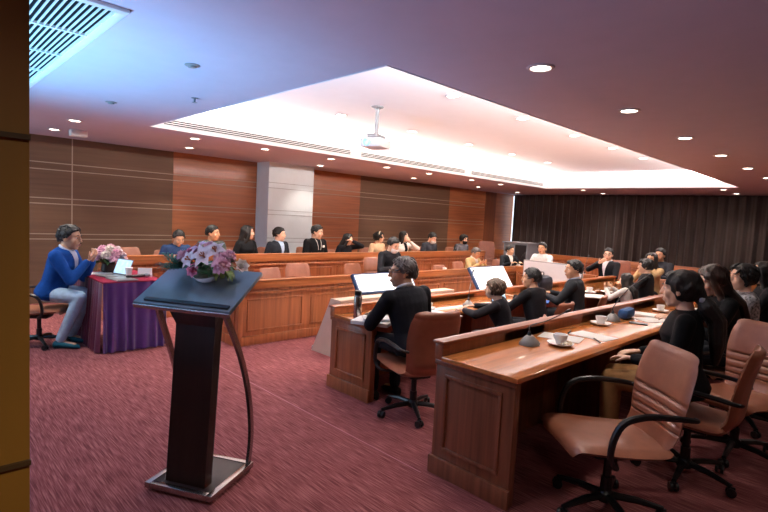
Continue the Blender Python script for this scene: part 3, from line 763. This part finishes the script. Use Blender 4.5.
person('dark haired person in black at the right edge beyond the patterned blouse', 6.7, .96, 110, 1.02, fem=True, hair='long', top='#17171a', topname='sweater', L=(.40, .12, .80), R=(.40, -.12, .80), group=NR)
chair(6.74, .9, 105, 'brown chair under the person at the right edge', 1.0, group='chairs along the nearest desk')
chair(2.86, 1.05, 140, 'empty brown leather swivel chair in the foreground, turned away from the nearest desk', 1.02, group='chairs along the nearest desk')
chair(4.35, .74, 164, 'empty brown leather chair with stitched back facing the camera at the right', 1.02, group='chairs along the nearest desk')

# ------------------------------------------------------------------ lectern and flowers
PX, PY, PA = 1.28, 2.745, radians(29.5)          # base centre; local +x points away from the speaker
r = empty('lectern', (PX, PY, 0), PA); tag(r, 'dark lectern with curved steel side bars and a sloping glossy top', 'lectern')
hw, hd = .215, .215
b = MB()
b.box(-hd, hd, -hw, -hw+.035, .016, .05, .003); b.box(-hd, hd, hw-.035, hw, .016, .05, .003)
b.box(-hd, -hd+.035, -hw+.035, hw-.035, .016, .05, .003); b.box(hd-.035, hd, -hw+.035, hw-.035, .016, .05, .003)
bs = b.build('base_frame', CHROME, r)
MB().box(-hd+.02, hd-.02, -hw+.02, hw-.02, .012, .045, .002).build('base_plate', DARKLAM, r)
b = MB()
for sx in (-1, 1):
    for sy in (-1, 1): b.lathe([(.02, 0), (.02, .016)], (sx*(hd-.04), sy*(hw-.04), 0), 12)
b.build('foot', BLACKP, r)
b = MB().loft([[V(p) for p in ((-.15+q, -.127, z), (-.085+q, -.127, z), (-.085+q, .127, z), (-.15+q, .127, z))] for z, q in ((.045, 0), (.93, .06))])
b.loft([[V(p) for p in ((-.09, -.127, .93), (-.025, -.127, .93), (-.025, .127, .93), (-.09, .127, .93))], [V(p) for p in ((-.15, -.165, 1.071), (.0, -.155, 1.152), (.0, .155, 1.152), (-.15, .165, 1.071))]])
b.build('column', DARKLAM, r)
# sloping top: local x from -.32 (low, speaker side) to .16
sl = math.atan2(.172, .31); tw = .30
TM = Matrix.Translation((-.215, 0, 1.04)) @ Matrix.Rotation(-sl, 4, 'Y')
MB().box(0, .365, -tw, tw, 0, .022, .003, M=TM).build('top_panel', PODTOP, r)
MB().box(-.012, .0, -tw, tw, -.012, .014, .003, M=TM).build('front_trim', CHROME, r)
MB().box(.015, .04, -tw+.015, tw-.06, .022, .034, .003, M=TM).build('book_ledge', BLACKP, r)
for s in (1, -1):
    pts = lerp_list([(-.15, s*.21, 1.06), (-.10, s*.222, .96), (.0, s*.236, .76), (.09, s*.238, .52), (.155, s*.225, .26), (.185, s*.195, .05)], 26)
    b = MB(); rings = []
    for i, p in enumerate(pts):
        p = V(p); t = (V(pts[min(i+1, 25)]) - V(pts[max(i-1, 0)])).normalized(); n_ = V((t.z, 0, -t.x)).normalized(); y_ = V((0, 1, 0))
        rings.append([p + n_*.017*a + y_*.009*c for a, c in ((-1, -1), (1, -1), (1, 1), (-1, 1))])
    b.loft(rings).build('side_bar', CHROME, r, ang=35)

def petal(b, c, d, up, ln, w, curl, n=6):
    d = V(d).normalized(); up = V(up); up = (up - d*up.dot(d)).normalized(); s = d.cross(up)
    vs = []; fs = []
    for i in range(n+1):
        t = i/n; p = V(c) + d*ln*(t - .12*curl*t*t) + up*(ln*(.25*sin(pi*t*.6) - curl*t*t*.6))
        ww = w*sin(pi*min(.97, .12 + .86*t))
        vs += [p - s*ww + up*ww*.25, p, p + s*ww + up*ww*.25]
    for i in range(n):
        for k in (0, 1): fs.append((i*3+k, i*3+k+1, i*3+k+4, i*3+k+3))
    b.add(vs, fs)
def lily(parent, c, d, R_, m, rnd):
    d = V(d).normalized(); u = d.orthogonal().normalized(); w = d.cross(u); b = MB()
    for k in range(6):
        a = 2*pi*k/6 + rnd.uniform(-.1, .1); e = u*cos(a) + w*sin(a)
        petal(b, c, e*.9 + d*.55, d, R_*rnd.uniform(.9, 1.1), R_*(.24 if k % 2 else .3), .7)
    o = b.build('lily', m, parent, ang=80)
    b = MB()
    for k in range(6):
        a = 2*pi*k/6; e = u*cos(a) + w*sin(a); b.tube([V(c), V(c) + d*R_*.35 + e*R_*.06, V(c) + d*R_*.55 + e*R_*.16], [.0018, .0015, .004], 5)
    b.build('stamens', STAMEN, o)
def carnation(parent, c, R_, m, rnd, name='carnation'):
    b = MB(); c = V(c)
    b.ell(c, (R_*.6,)*3, 10, 7)
    for k in range(70):
        z = 1 - 2*(k+.5)/70; a = k*2.39996; q = sqrt(1-z*z); d = V((q*cos(a), q*sin(a), z))
        if z < -.75: continue
        petal(b, c + d*R_*.42, d + V((rnd.uniform(-.25, .25), rnd.uniform(-.25, .25), rnd.uniform(-.25, .25))), V((rnd.uniform(-1, 1), rnd.uniform(-1, 1), .6)), R_*.62, R_*.27, .5, 4)
    return b.build(name, m, parent, ang=80)
def rose(parent, c, d, R_, m, rnd, name='rose'):
    b = MB(); d = V(d).normalized(); u = d.orthogonal().normalized(); w = d.cross(u); c = V(c)
    for l, (rad, tilt, n_) in enumerate([(.14, .2, 3), (.34, .35, 5), (.55, .6, 6), (.75, .95, 7)]):
        for k in range(n_):
            a = 2*pi*k/n_ + l*.7; e = u*cos(a) + w*sin(a)
            petal(b, c + e*rad*R_*.5 - d*R_*.3, d*cos(tilt) + e*sin(tilt), -e, R_*.95, R_*.42, .35, 5)
    return b.build(name, m, parent, ang=80)
def leaf(b, c, d, ln, w, up=(0, 0, 1), curl=.4): petal(b, c, d, up, ln, w, curl, 7)
rnd = random.Random(5)
fl = empty("flower_arrangement")
fx = Matrix.Translation((PX, PY, 0)) @ Matrix.Rotation(PA, 4, 'Z')
fc = fx @ TM @ V((.26, -.02, .022)); fl.location = fc; fl.rotation_euler.z = PA
tag(fl, 'pink lily and carnation arrangement in a white bowl on the dark lectern', 'flowers')
tiltM = Matrix.Rotation(-sl, 4, 'Y')
MB().lathe([(.04, .002), (.05, .006), (.075, .03), (.085, .055), (.08, .055), (.068, .035), (.04, .02)], n=24, M=tiltM).build('bowl', CERAM, fl)
MB().ell((0, 0, .055), (.07, .07, .03)).build('foam', LEAF, fl)
b = MB()
for k in range(46):
    a = rnd.uniform(0, 2*pi); e = rnd.uniform(-.15, .9); st = V((cos(a)*.05, sin(a)*.07, .06))
    leaf(b, st, (cos(a), sin(a)*1.2, e), rnd.uniform(.08, .15), rnd.uniform(.012, .02), (0, 0, 1), rnd.uniform(.2, .9))
b.build('leaves', LEAF, fl, ang=80)
b = MB()
for k in range(26):                                             # fern sprays, image-left side
    st = V((-.02, .12, .05)); a = radians(rnd.uniform(60, 150)); e = rnd.uniform(-.1, .5)
    d = V((cos(a), sin(a), e)).normalized(); L_ = rnd.uniform(.08, .16)
    for q in range(5):
        p = st + d*L_*(.3 + .17*q)
        for s in (1, -1): leaf(b, p, d + V((-d.y*s, d.x*s, .1))*.8, .045, .006)
b.build('fern', mat('fern_green', '#33705a', .5, 0, .3, (25, 25, 25)), fl, ang=80)
b = MB()
for k in range(16):                                             # pale hanging leaves at right
    a = radians(rnd.uniform(-150, -70)); leaf(b, (-.05 + rnd.uniform(-.03, .03), -.10 + rnd.uniform(-.05, .03), .06), (cos(a), sin(a), rnd.uniform(-.6, .1)), rnd.uniform(.06, .1), .018, (0, 0, 1), .8)
b.build('pale_leaves', LEAF2, fl, ang=80)
# local frame: +y is image left/back, -y image right, -x toward the camera
for c, d, R_, m in (((-.06, .075, .10), (-.8, .35, .45), .075, PINKL), ((-.075, -.02, .125), (-.8, -.1, .5), .085, PINKL), ((-.02, .05, .165), (-.5, .3, .8), .07, PINK), ((-.03, -.055, .155), (-.6, -.2, .7), .075, PINKL)): lily(fl, c, d, R_, m, rnd)
for c, R_, m in (((-.03, .155, .115), .042, PINK), ((-.085, -.13, .085), .055, PINK), ((-.05, -.10, .12), .045, PINK), ((.0, .0, .17), .045, PINK), ((.03, -.10, .13), .045, PINK), ((.03, .1, .13), .045, PINK)): carnation(fl, c, R_, m, rnd)
rose(fl, (-.10, .035, .055), (-.9, .1, .2), .04, ROSE, rnd); rose(fl, (-.02, -.215, .09), (-.4, -.7, .5), .04, PETW, rnd, 'white_rose'); rose(fl, (-.02, .115, .15), (-.4, .3, .8), .035, ROSE, rnd)

# ------------------------------------------------------------------ draped table with its things
tx0, tx1, ty0, ty1, th = 1.57, 2.2, 5.78, 6.78, .76
r = empty('draped_table', ((tx0+tx1)/2, (ty0+ty1)/2, 0)); tag(r, 'small table with a crimson top cloth and pleated purple satin skirt', 'table')
hx, hy = (tx1-tx0)/2, (ty1-ty0)/2
MB().box(-hx, hx, -hy, hy, th-.02, th, .008).build('table_cloth', VELVET, r)
for sx in (-1, 1):
    for sy in (-1, 1): MB().tube([(sx*(hx-.06), sy*(hy-.06), 0), (sx*(hx-.06), sy*(hy-.06), th-.02)], .016, 8).build('leg', GREYM, r)
peri = [(-hx, hy), (-hx, -hy), (hx, -hy), (hx, hy)]
def skirt(a, c, nm, amp=.016, m=None):
    a = V((*a, 0)); c = V((*c, 0)); ln = (c-a).length; d = (c-a)/ln; nn = V((d.y, -d.x, 0))
    def fn(u, v):
        t = u*ln; w = sin(t*2*pi/.095 + 1.7*sin(t*8.3) + .8*sin(t*23)); return a + d*t + nn*(2.4*amp*(w*.5 + .5)*(1 - .75*v) + .004 + .012*(1-v)) + V((0, 0, .012 + v*(th - .025)))
    MB().grid(fn, int(ln/.007), 8).build(nm, m or SATIN, r)
skirt(peri[0], peri[1], 'side_skirt', .02, MAROON); skirt(peri[1], peri[2], 'front_skirt'); skirt(peri[2], peri[3], 'side_skirt')
# flowers on the table
fl2 = empty('flower_arrangement', (1.86, 6.62, th+.002), 0, 1.2); tag(fl2, 'round bouquet of pink and white flowers standing on the draped table', 'flowers')
MB().lathe([(.05, .0), (.07, .02), (.06, .09), (.07, .10)], n=18).build('vase', DARKLAM, fl2)
b = MB()
for k in range(24):
    a = rnd.uniform(0, 2*pi); leaf(b, (cos(a)*.05, sin(a)*.05, .1), (cos(a), sin(a), rnd.uniform(-.3, .4)), .13, .022)
b.build('leaves', LEAF, fl2, ang=80)
for k in range(17):
    z = .05 + .95*(k+.5)/17; a = k*2.4; q = sqrt(max(0, 1-z*z)); carnation(fl2, (q*cos(a)*.13, q*sin(a)*.13, .12 + z*.12), .05, [PINK, PINKL, PINK, PETW][k % 4], rnd)
# laptop
lp = empty('laptop', (1.78, 6.22, th+.001), radians(198), .86); tag(lp, 'open silver laptop with a lit screen on the draped table', 'laptop')
MB().box(-.12, .12, -.16, .16, 0, .016, .004).build('keyboard_base', GREYM, lp)
SM = Matrix.Translation((-.12, 0, .016)) @ Matrix.Rotation(radians(-22), 4, 'Y')
MB().box(-.008, 0, -.16, .16, 0, .22, .003, M=SM).build('screen_lid', GREYM, lp)
MB().box(.0002, .0012, -.148, .148, .014, .208, M=SM).build('display', SCREENB, lp)
# second, bigger view of a screen facing the camera side
def lathe_thing(name, prof, m, loc, label, cat, group=None, n=20):
    o = MB().lathe(prof, n=n).build(name, m); o.location = loc; return tag(o, label, cat, group)
lathe_thing('paper_cup', [(.028, 0), (.038, .1), (.041, .1), (.041, .108), (.034, .114)], CERAM, (1.93, 6.12, th), 'white paper cup with a lid beside the laptop', 'cup')
o = MB(); o.loft([[V(p) for p in ((-.035, -.075, 0), (.035, -.075, 0), (.0, -.075, .10))], [V(p) for p in ((-.035, .075, 0), (.035, .075, 0), (.0, .075, .10))]]); o = o.build('name_card', PAPER, None, False); o.location = (2.10, 6.1, th+.001); o.rotation_euler.z = radians(-115); tag(o, 'folded white name card on the corner of the draped table', 'card')
o = MB().box(-.11, .11, -.15, .15, 0, .012, .003).build('notebook', GREYM); o.location = (1.80, 5.93, th+.001); o.rotation_euler.z = radians(8); tag(o, 'grey closed tablet lying on the draped table front edge', 'tablet')
def hand_mic(loc, rz, label):
    r = empty('handheld_microphone', loc, rz); tag(r, label, 'microphone')
    MX = Matrix.Translation((0, 0, .026)) @ Matrix.Rotation(pi/2, 4, 'Y')
    MB().lathe([(.012, -.12), (.015, -.1), (.018, .08)], n=12, M=MX).build('handle', BLACKP, r); MB().lathe([(.018, .08), (.026, .095), (.026, .12), (.015, .14)], n=14, M=MX).build('grille_head', GREYM, r)
hand_mic((1.98, 5.99, th), .12, 'black handheld microphone lying on the draped table')
o = MB().box(-.15, .15, -.1, .1, 0, .004).build('paper_sheet', PAPER); o.location = (1.72, 6.55, th+.001); tag(o, 'white papers under the speaker\'s hands on the draped table', 'paper')

# ------------------------------------------------------------------ screens between the inner desks
def console(x0, x1, H_, label):
    b = MB(); r = empty('display_plinth', ((x0+x1)/2, 4.4, 0)); tag(r, label, 'display stand', 'display plinths')
    h = (x1-x0)/2; pr = [(-.17, 0), (.32, 0), (.32 - .32*H_/.655, H_), (-.17, H_)]
    b.loft([[V((-h, y, z)) for y, z in pr], [V((h, y, z)) for y, z in pr]]).build('wedge_body', CREAM, r, False)
    MB().box(-h+.02, h-.02, .325, .345, .0, .05, .004).build('kick_board', mat('grey_board', '#b9b2b4', .6), r)
def display(x0, x1, zb, L_, label):
    w = x1-x0; r = empty('display', ((x0+x1)/2, 4.46, zb)); tag(r, label, 'screen', 'displays between the inner desks')
    M = Matrix.Rotation(-radians(34), 4, 'X')
    MB().box(-w/2, w/2, -.0, .05, 0, L_, .006, M=M).build('housing', NAVYP, r)
    MB().box(-w/2+.022, w/2-.022, -.002, -.0005, .02, L_-.02, M=M).build('screen_panel', SCREENW, r)
    b = MB().box(-.25, .25, .325, .60, -zb, -zb+.03, .004); b.box(-.06, .06, .30, .36, -zb+.03, .12, .004); b.build('stand', BLACKP, r)
console(3.5, 5.5, .655, 'cream sloping plinth nearest the lectern, carrying the first white screen')
console(5.52, 8.1, .54, 'cream sloping plinth farther along, carrying the second white screen')
display(3.98, 5.0, .665, .27, 'tilted white lit screen left of the older man with glasses')
display(6.44, 7.40, .54, .42, 'tilted white lit screen behind the woman with short brown hair')
r = empty('display', (8.35, 4.3, 0)); tag(r, 'upright white panel screen facing the camera below the man in white', 'screen', 'displays between the inner desks')
MB().box(-.02, .03, -.56, .56, .52, .95, .006).build('housing', GREYP, r); MB().box(-.0215, -.0205, -.545, .545, .535, .935).build('screen_panel', mat('white_board', '#e9e6e8', .5, 0, .02), r)
b = MB().box(-.2, .2, -.3, .3, 0, .03, .006); b.box(.0, .04, -.05, .05, .03, .53, .004); b.build('stand', BLACKP, r)

# ------------------------------------------------------------------ things on the desks
ZF, ZM, ZI = .753, .686, .701
gm = {}
def gooseneck(loc, rz, label, reach=.24, h=.26, sc=1., group='gooseneck microphones'):
    r = empty('desk_microphone', loc, rz, sc); tag(r, label, 'microphone', group)
    b = MB(); rings = []
    for z, s in ((0, 1), (.012, 1), (.03, .8), (.058, .42), (.064, .3)):
        rings.append([V((-.01 + .085*s*cos(a)*(1 if cos(a) > 0 else .8) , .06*s*sin(a), z)) for a in [2*pi*j/20 for j in range(20)]])
    b.loft(rings).build('base', GREYP, r)
    MB().lathe([(.014, 0), (.012, .02), (.005, .03)], (-.01, 0, .062), 12).build('socket', BLACKP, r)
    pts = lerp_list([(-.01, 0, .08), (.0, 0, .13), (reach*.45, 0, h*.75), (reach, 0, h)], 14)
    MB().tube(pts, .0042, 7).build('gooseneck', BLACKP, r)
    d = (V(pts[-1]) - V(pts[-2])).normalized(); MB().tube([V(pts[-1]), V(pts[-1]) + d*.01, V(pts[-1]) + d*.05, V(pts[-1]) + d*.056], [.006, .01, .01, .004], 9).build('capsule', BLACKP, r)
def cup(loc, rz, label, slabel, saucer=True, sc=1., extra=None):
    z = .0
    if saucer:
        s = MB().lathe([(.03, 0), (.035, .004), (.075, .014), (.08, .02), (.074, .018), (.035, .009)], n=26).build('saucer', CERAM); s.location = loc; s.scale = (sc,)*3; tag(s, slabel, 'saucer', 'saucers on the desks'); z = .0105
    c = MB().lathe([(.022, 0), (.026, .003), (.036, .03), (.041, .06), (.038, .06), (.032, .03), (.02, .008)], n=24).build('cup', CERAM); c.location = (loc[0], loc[1], loc[2] + z*sc); c.rotation_euler.z = rz; c.scale = (sc,)*3
    tag(c, label, 'cup', 'cups on the desks')
    MB().tube(lerp_list([(.036, 0, .048), (.058, 0, .05), (.062, 0, .03), (.034, 0, .018)], 12), .0045, 7).build('handle', CERAM, c)
def sheet(loc, rz, label, w=.21, l=.297, h=.003, name='paper_sheet', m=None, cat='paper', group=None):
    o = MB().box(-w/2, w/2, -l/2, l/2, 0, h).build(name, m or PAPER, None, False); o.location = loc; o.rotation_euler.z = rz; return tag(o, label, cat, group)
def pen(loc, rz, label, m=None):
    o = MB().tube([(-.07, 0, .006), (-.066, 0, .006), (.06, 0, .006), (.072, 0, .006)], [.003, .0055, .0055, .0015], 8).build('pen', m or BLACKP); o.location = loc; o.rotation_euler.z = rz; tag(o, label, 'pen', 'pens on the nearest desk')
gooseneck((3.18, 1.76, ZF), radians(-12), 'grey desk microphone nearest the camera on the dark desk', .34, .2, 1.05)
gooseneck((4.72, 1.80, ZF), radians(-8), 'grey desk microphone beside the blue pouch', .55, .38, 1.05)
sheet((3.60, 1.74, ZF), .25, 'white paper lying under the pen beside the nearest cup'); sheet((3.88, 1.62, ZF), -.1, 'second white paper sheet lying farther along the nearest desk')
pen((3.82, 1.78, ZF+.0032), .3, 'dark pen on the white paper behind the nearest cup'); pen((3.72, 1.52, ZF+.0032), .75, 'dark pen at the front of the white papers on the nearest desk')
cup((3.35, 1.62, ZF), 1.2, 'white cup nearest the camera, on a saucer of sweets', 'white saucer with wrapped sweets nearest the camera', sc=1.15)
for k in range(7):
    a = -2.6 + k*.38; o = MB().ell((0, 0, .007), (.013, .009, .007), 8, 6).build('wrapped_sweet', mat('sweet_wrap', '#e3cfae', .3, 0, .3)); o.location = (3.35 + .067*cos(a), 1.62 + .067*sin(a), ZF + .0195); o.rotation_euler.z = a; tag(o, 'small wrapped sweet on the saucer nearest the camera', 'sweet', 'sweets on the nearest saucer')
cup((4.40, 1.78, ZF), -.4, 'white cup between the two grey desk microphones', 'white saucer between the two grey desk microphones', sc=1.1)
cup((5.75, 1.72, ZF), .6, 'white cup on the nearest desk, left of the ponytail woman\'s head', 'white saucer left of the ponytail woman\'s head', sc=1.0)
o = MB().box(-.13, .13, -.05, .05, 0, .095, .035).build('pouch', mat('blue_cloth', '#1f4f86', .7, 0, .12, (30, 30, 30), .2)); o.location = (4.98, 1.78, ZF+.001); o.rotation_euler.z = .1; tag(o, 'small blue zipped pouch on the nearest desk', 'pouch')
MB().tube([(-.1, 0, .094), (.1, 0, .094)], .004, 6).build('zipper', GREYM, o)
sheet((5.32, 1.74, ZF), .2, 'white notebook lying behind the blue pouch', .2, .28, .018, 'notebook', cat='notebook')
sheet((5.12, 1.6, ZF), 1.1, 'white paper in front of the ponytail woman', .21, .29)
sheet((4.78, 1.60, ZF), .3, 'dark phone lying before the blue pouch', .075, .15, .009, 'phone', BLACKP, 'phone')
sheet((6.35, 1.55, ZF), .2, 'white paper the woman in black is writing on', .21, .3)
# food tray with flowers further along
r = empty('flower_pot', (8.0, 1.72, ZF)); tag(r, 'small dark pot of white flowers on the nearest desk', 'flowers')
MB().lathe([(.07, 0), (.10, .12), (.09, .12), (.07, .1)], n=18).build('pot', DARKLAM, r)
for k in range(9):
    a = k*2.4; q = .02 + .009*k; carnation(r, (q*cos(a), q*sin(a), .17 - .004*k), .04, PETW, rnd, 'flower')
b = MB()
for k in range(16):
    a = rnd.uniform(0, 6.28); leaf(b, (.03*cos(a), .03*sin(a), .12), (cos(a), sin(a), .4), .09, .016)
b.build('leaves', LEAF, r, ang=80)
cup((7.3, 1.66, ZF), 1.5, 'white cup before the writing woman', 'white saucer before the writing woman', sc=1.05)
# flask desk
r = lathe_thing('flask', [(.033, 0), (.036, .01), (.036, .19), (.03, .205)], CHROME, (2.93, 3.30, ZM), 'steel flask with dark cap at the end of the inner desk', 'flask'); MB().lathe([(.027, .206), (.031, .21), (.031, .245), (.026, .25)], n=18).build('flask_cap', BLACKP, r)
sheet((2.92, 3.08, ZM), .5, 'lower white notebook in the pile beside the steel flask', .24, .32, .03, 'notebook', cat='notebook', group='papers beside the flask')
sheet((2.94, 3.07, ZM+.031), .9, 'small white booklet on top of the pile beside the flask', .17, .22, .02, 'notebook', cat='notebook', group='papers beside the flask')
sheet((3.70, 3.05, ZM), .1, 'white papers beyond the older man on the flask desk', .3, .42, .012)
cup((3.22, 3.28, ZM), 0, 'white cup left of the older man\'s elbow', 'white saucer left of the older man\'s elbow'); cup((3.86, 3.28, ZM), 0, 'white cup right of the older man\'s shoulder', 'white saucer right of the older man\'s shoulder')
gooseneck((4.42, 3.20, ZM), radians(30), 'desk microphone in front of the woman with short brown hair', .28, .34)
r = empty('tablet', (4.96, 3.16, ZM+.012), radians(-96)); tag(r, 'tablet with a lit blue screen propped up before the man in black', 'tablet')
M = Matrix.Rotation(radians(-20), 4, 'Y'); MB().box(-.008, 0, -.13, .13, 0, .2, .003, M=M).build('case', BLACKP, r); MB().box(.0003, .0013, -.12, .12, .012, .19, M=M).build('display', SCREENB, r); MB().box(-.10, -.075, -.06, .06, -.01, -.004).build('foot', BLACKP, r)
sheet((4.55, 2.98, ZM), -.2, 'white paper between the short haired woman and the tablet')
sheet((5.48, 3.0, ZM), .4, 'blue folder between the tablet and the charcoal suit', .23, .31, .012, 'folder', mat('blue_folder', '#2456a8', .45), 'folder')
b = MB().box(-.2, .2, -.09, .09, 0, .24, .07); o = b.build('backpack', mat('dark_navy_cloth', '#171c2a', .8, 0, .2, (20, 20, 20), .2)); o.location = (6.2, 3.33, ZM+.001); tag(o, 'dark navy bag on the desk behind the charcoal suited man', 'bag'); MB().tube(lerp_list([(-.05, 0, .235), (-.04, 0, .28), (.04, 0, .28), (.05, 0, .235)], 9), .008, 7).build('handle', BLACKP, o)
sheet((6.6, 2.85, ZM), .6, 'white papers on the flask desk right of the charcoal suit', .3, .4, .015)
cup((6.95, 3.0, ZM), .4, 'white cup right of the charcoal suited man', 'white saucer right of the charcoal suited man', sc=1.15); cup((7.25, 2.88, ZM), .4, 'white cup just left of the girl in the white top', 'white saucer just left of the girl in the white top', sc=1.15)
# inner and wall desks
lathe_thing('paper_cup', [(.028, 0), (.036, .08), (.039, .085), (.033, .09)], CERAM, (6.75, 5.42, .776-.076), 'white cup on the lit inner desk below the empty chair', 'cup')
r = lathe_thing('bottle', [(.035, 0), (.037, .01), (.037, .17), (.014, .21), (.014, .24)], mat('black_glass', '#15171a', .15), (9.75, 7.55, .802), 'dark bottle on the wall desk right of the masked man in charcoal', 'bottle')
gooseneck((9.45, 5.62, ZI), radians(-120), 'thin desk microphone before the black suited man', .2, .3); gooseneck((9.0, 4.0, ZI), radians(15), 'thin desk microphone before the man in glasses', .25, .36)
# equipment rack
r = empty('equipment_rack', (11.1, 6.55, 0), radians(0)); tag(r, 'grey equipment cabinet with a black door beside the curtain', 'cabinet')
MB().box(-.3, .3, -.32, .32, .03, 1.13, .01).build('cabinet_body', GREYM, r); MB().box(-.33, .33, -.35, .35, 1.131, 1.16, .006).build('cabinet_top', GREYM, r); MB().box(-.305, -.301, -.30, .0, .08, 1.1).build('door', BLACKP, r); MB().box(-.2, .2, -.2, .2, 0, .029).build('plinth', BLACKP, r)

# ------------------------------------------------------------------ lights
def area(loc, rot, sx, sy, e, color=(1, 1, 1), name='area', spread=180):
    l = bpy.data.lights.new(name, 'AREA'); l.shape = 'RECTANGLE'; l.size = sx; l.size_y = sy; l.energy = e; l.color = color; l.spread = radians(spread)
    o = bpy.data.objects.new(name, l); col.objects.link(o); o.location = loc; o.rotation_euler = rot; return o
WARM = (1, .93, .86)
zc_ = ZC + .17
cx, cy_ = (TX0+TX1)/2, (TY0+TY1)/2
for loc, rot, sx, sy, e in (((cx, TY0-.2, zc_), (pi - radians(38), 0, 0), TX1-TX0, .1, 400), ((cx, TY1+.2, zc_), (pi + radians(25), 0, 0), TX1-TX0, .1, 430), ((TX0-.2, cy_, zc_), (pi, radians(-30), 0), .1, TY1-TY0, 150), ((TX1+.2, cy_, zc_), (pi, radians(20), 0), .1, TY1-TY0, 150)):
    area(loc, rot, sx, sy, e, (1, .95, .9), 'cove_light')
# unseen blue and violet spots, added to tint the ceiling at the left
o = spot((-1.1, 4.0, .25), 1150, 78, (.19, .56, .97), 1., .5); o; o.rotation_euler = V((1.9, .2, 2.3)).to_track_quat('-Z', 'Y').to_euler()
o = spot((-.6, 2.6, .7), 120, 100, (.5, .6, 1.), 1., .4); o; o.rotation_euler = V((1.3, -.4, 1.8)).to_track_quat('-Z', 'Y').to_euler()
o = area((-1.45, 7.6, 1.5), (0, radians(-90), 0), 1.6, 2.0, 45, (.5, .75, 1.), 'bluish_light')  # unseen blue fill lamp added at the left wall; no window is built there
# added fill spots out of view at ceiling height, without fittings
for x, y, e in ((.05, -.3, 50), (-.3, 1.9, 14), (1.45, -.6, 9), (2.9, -.6, 8), (4.34, -.6, 9), (5.85, -.6, 9), (7.3, -.6, 9), (.35, 6.0, 95)):
    spot((x, y, ZC - .04), e, 130, (1, .9, .8))
w = bpy.data.worlds.new('world'); scene.world = w; w.use_nodes = True
w.node_tree.nodes['Background'].inputs['Color'].default_value = (.6, .5, .55, 1); w.node_tree.nodes['Background'].inputs['Strength'].default_value = .45
scene.view_settings.view_transform = 'Standard'; scene.view_settings.look = 'None'; scene.view_settings.exposure = .43
scene.cycles.use_denoising = True
scene.cycles.max_bounces = 6; scene.cycles.sample_clamp_indirect = 6
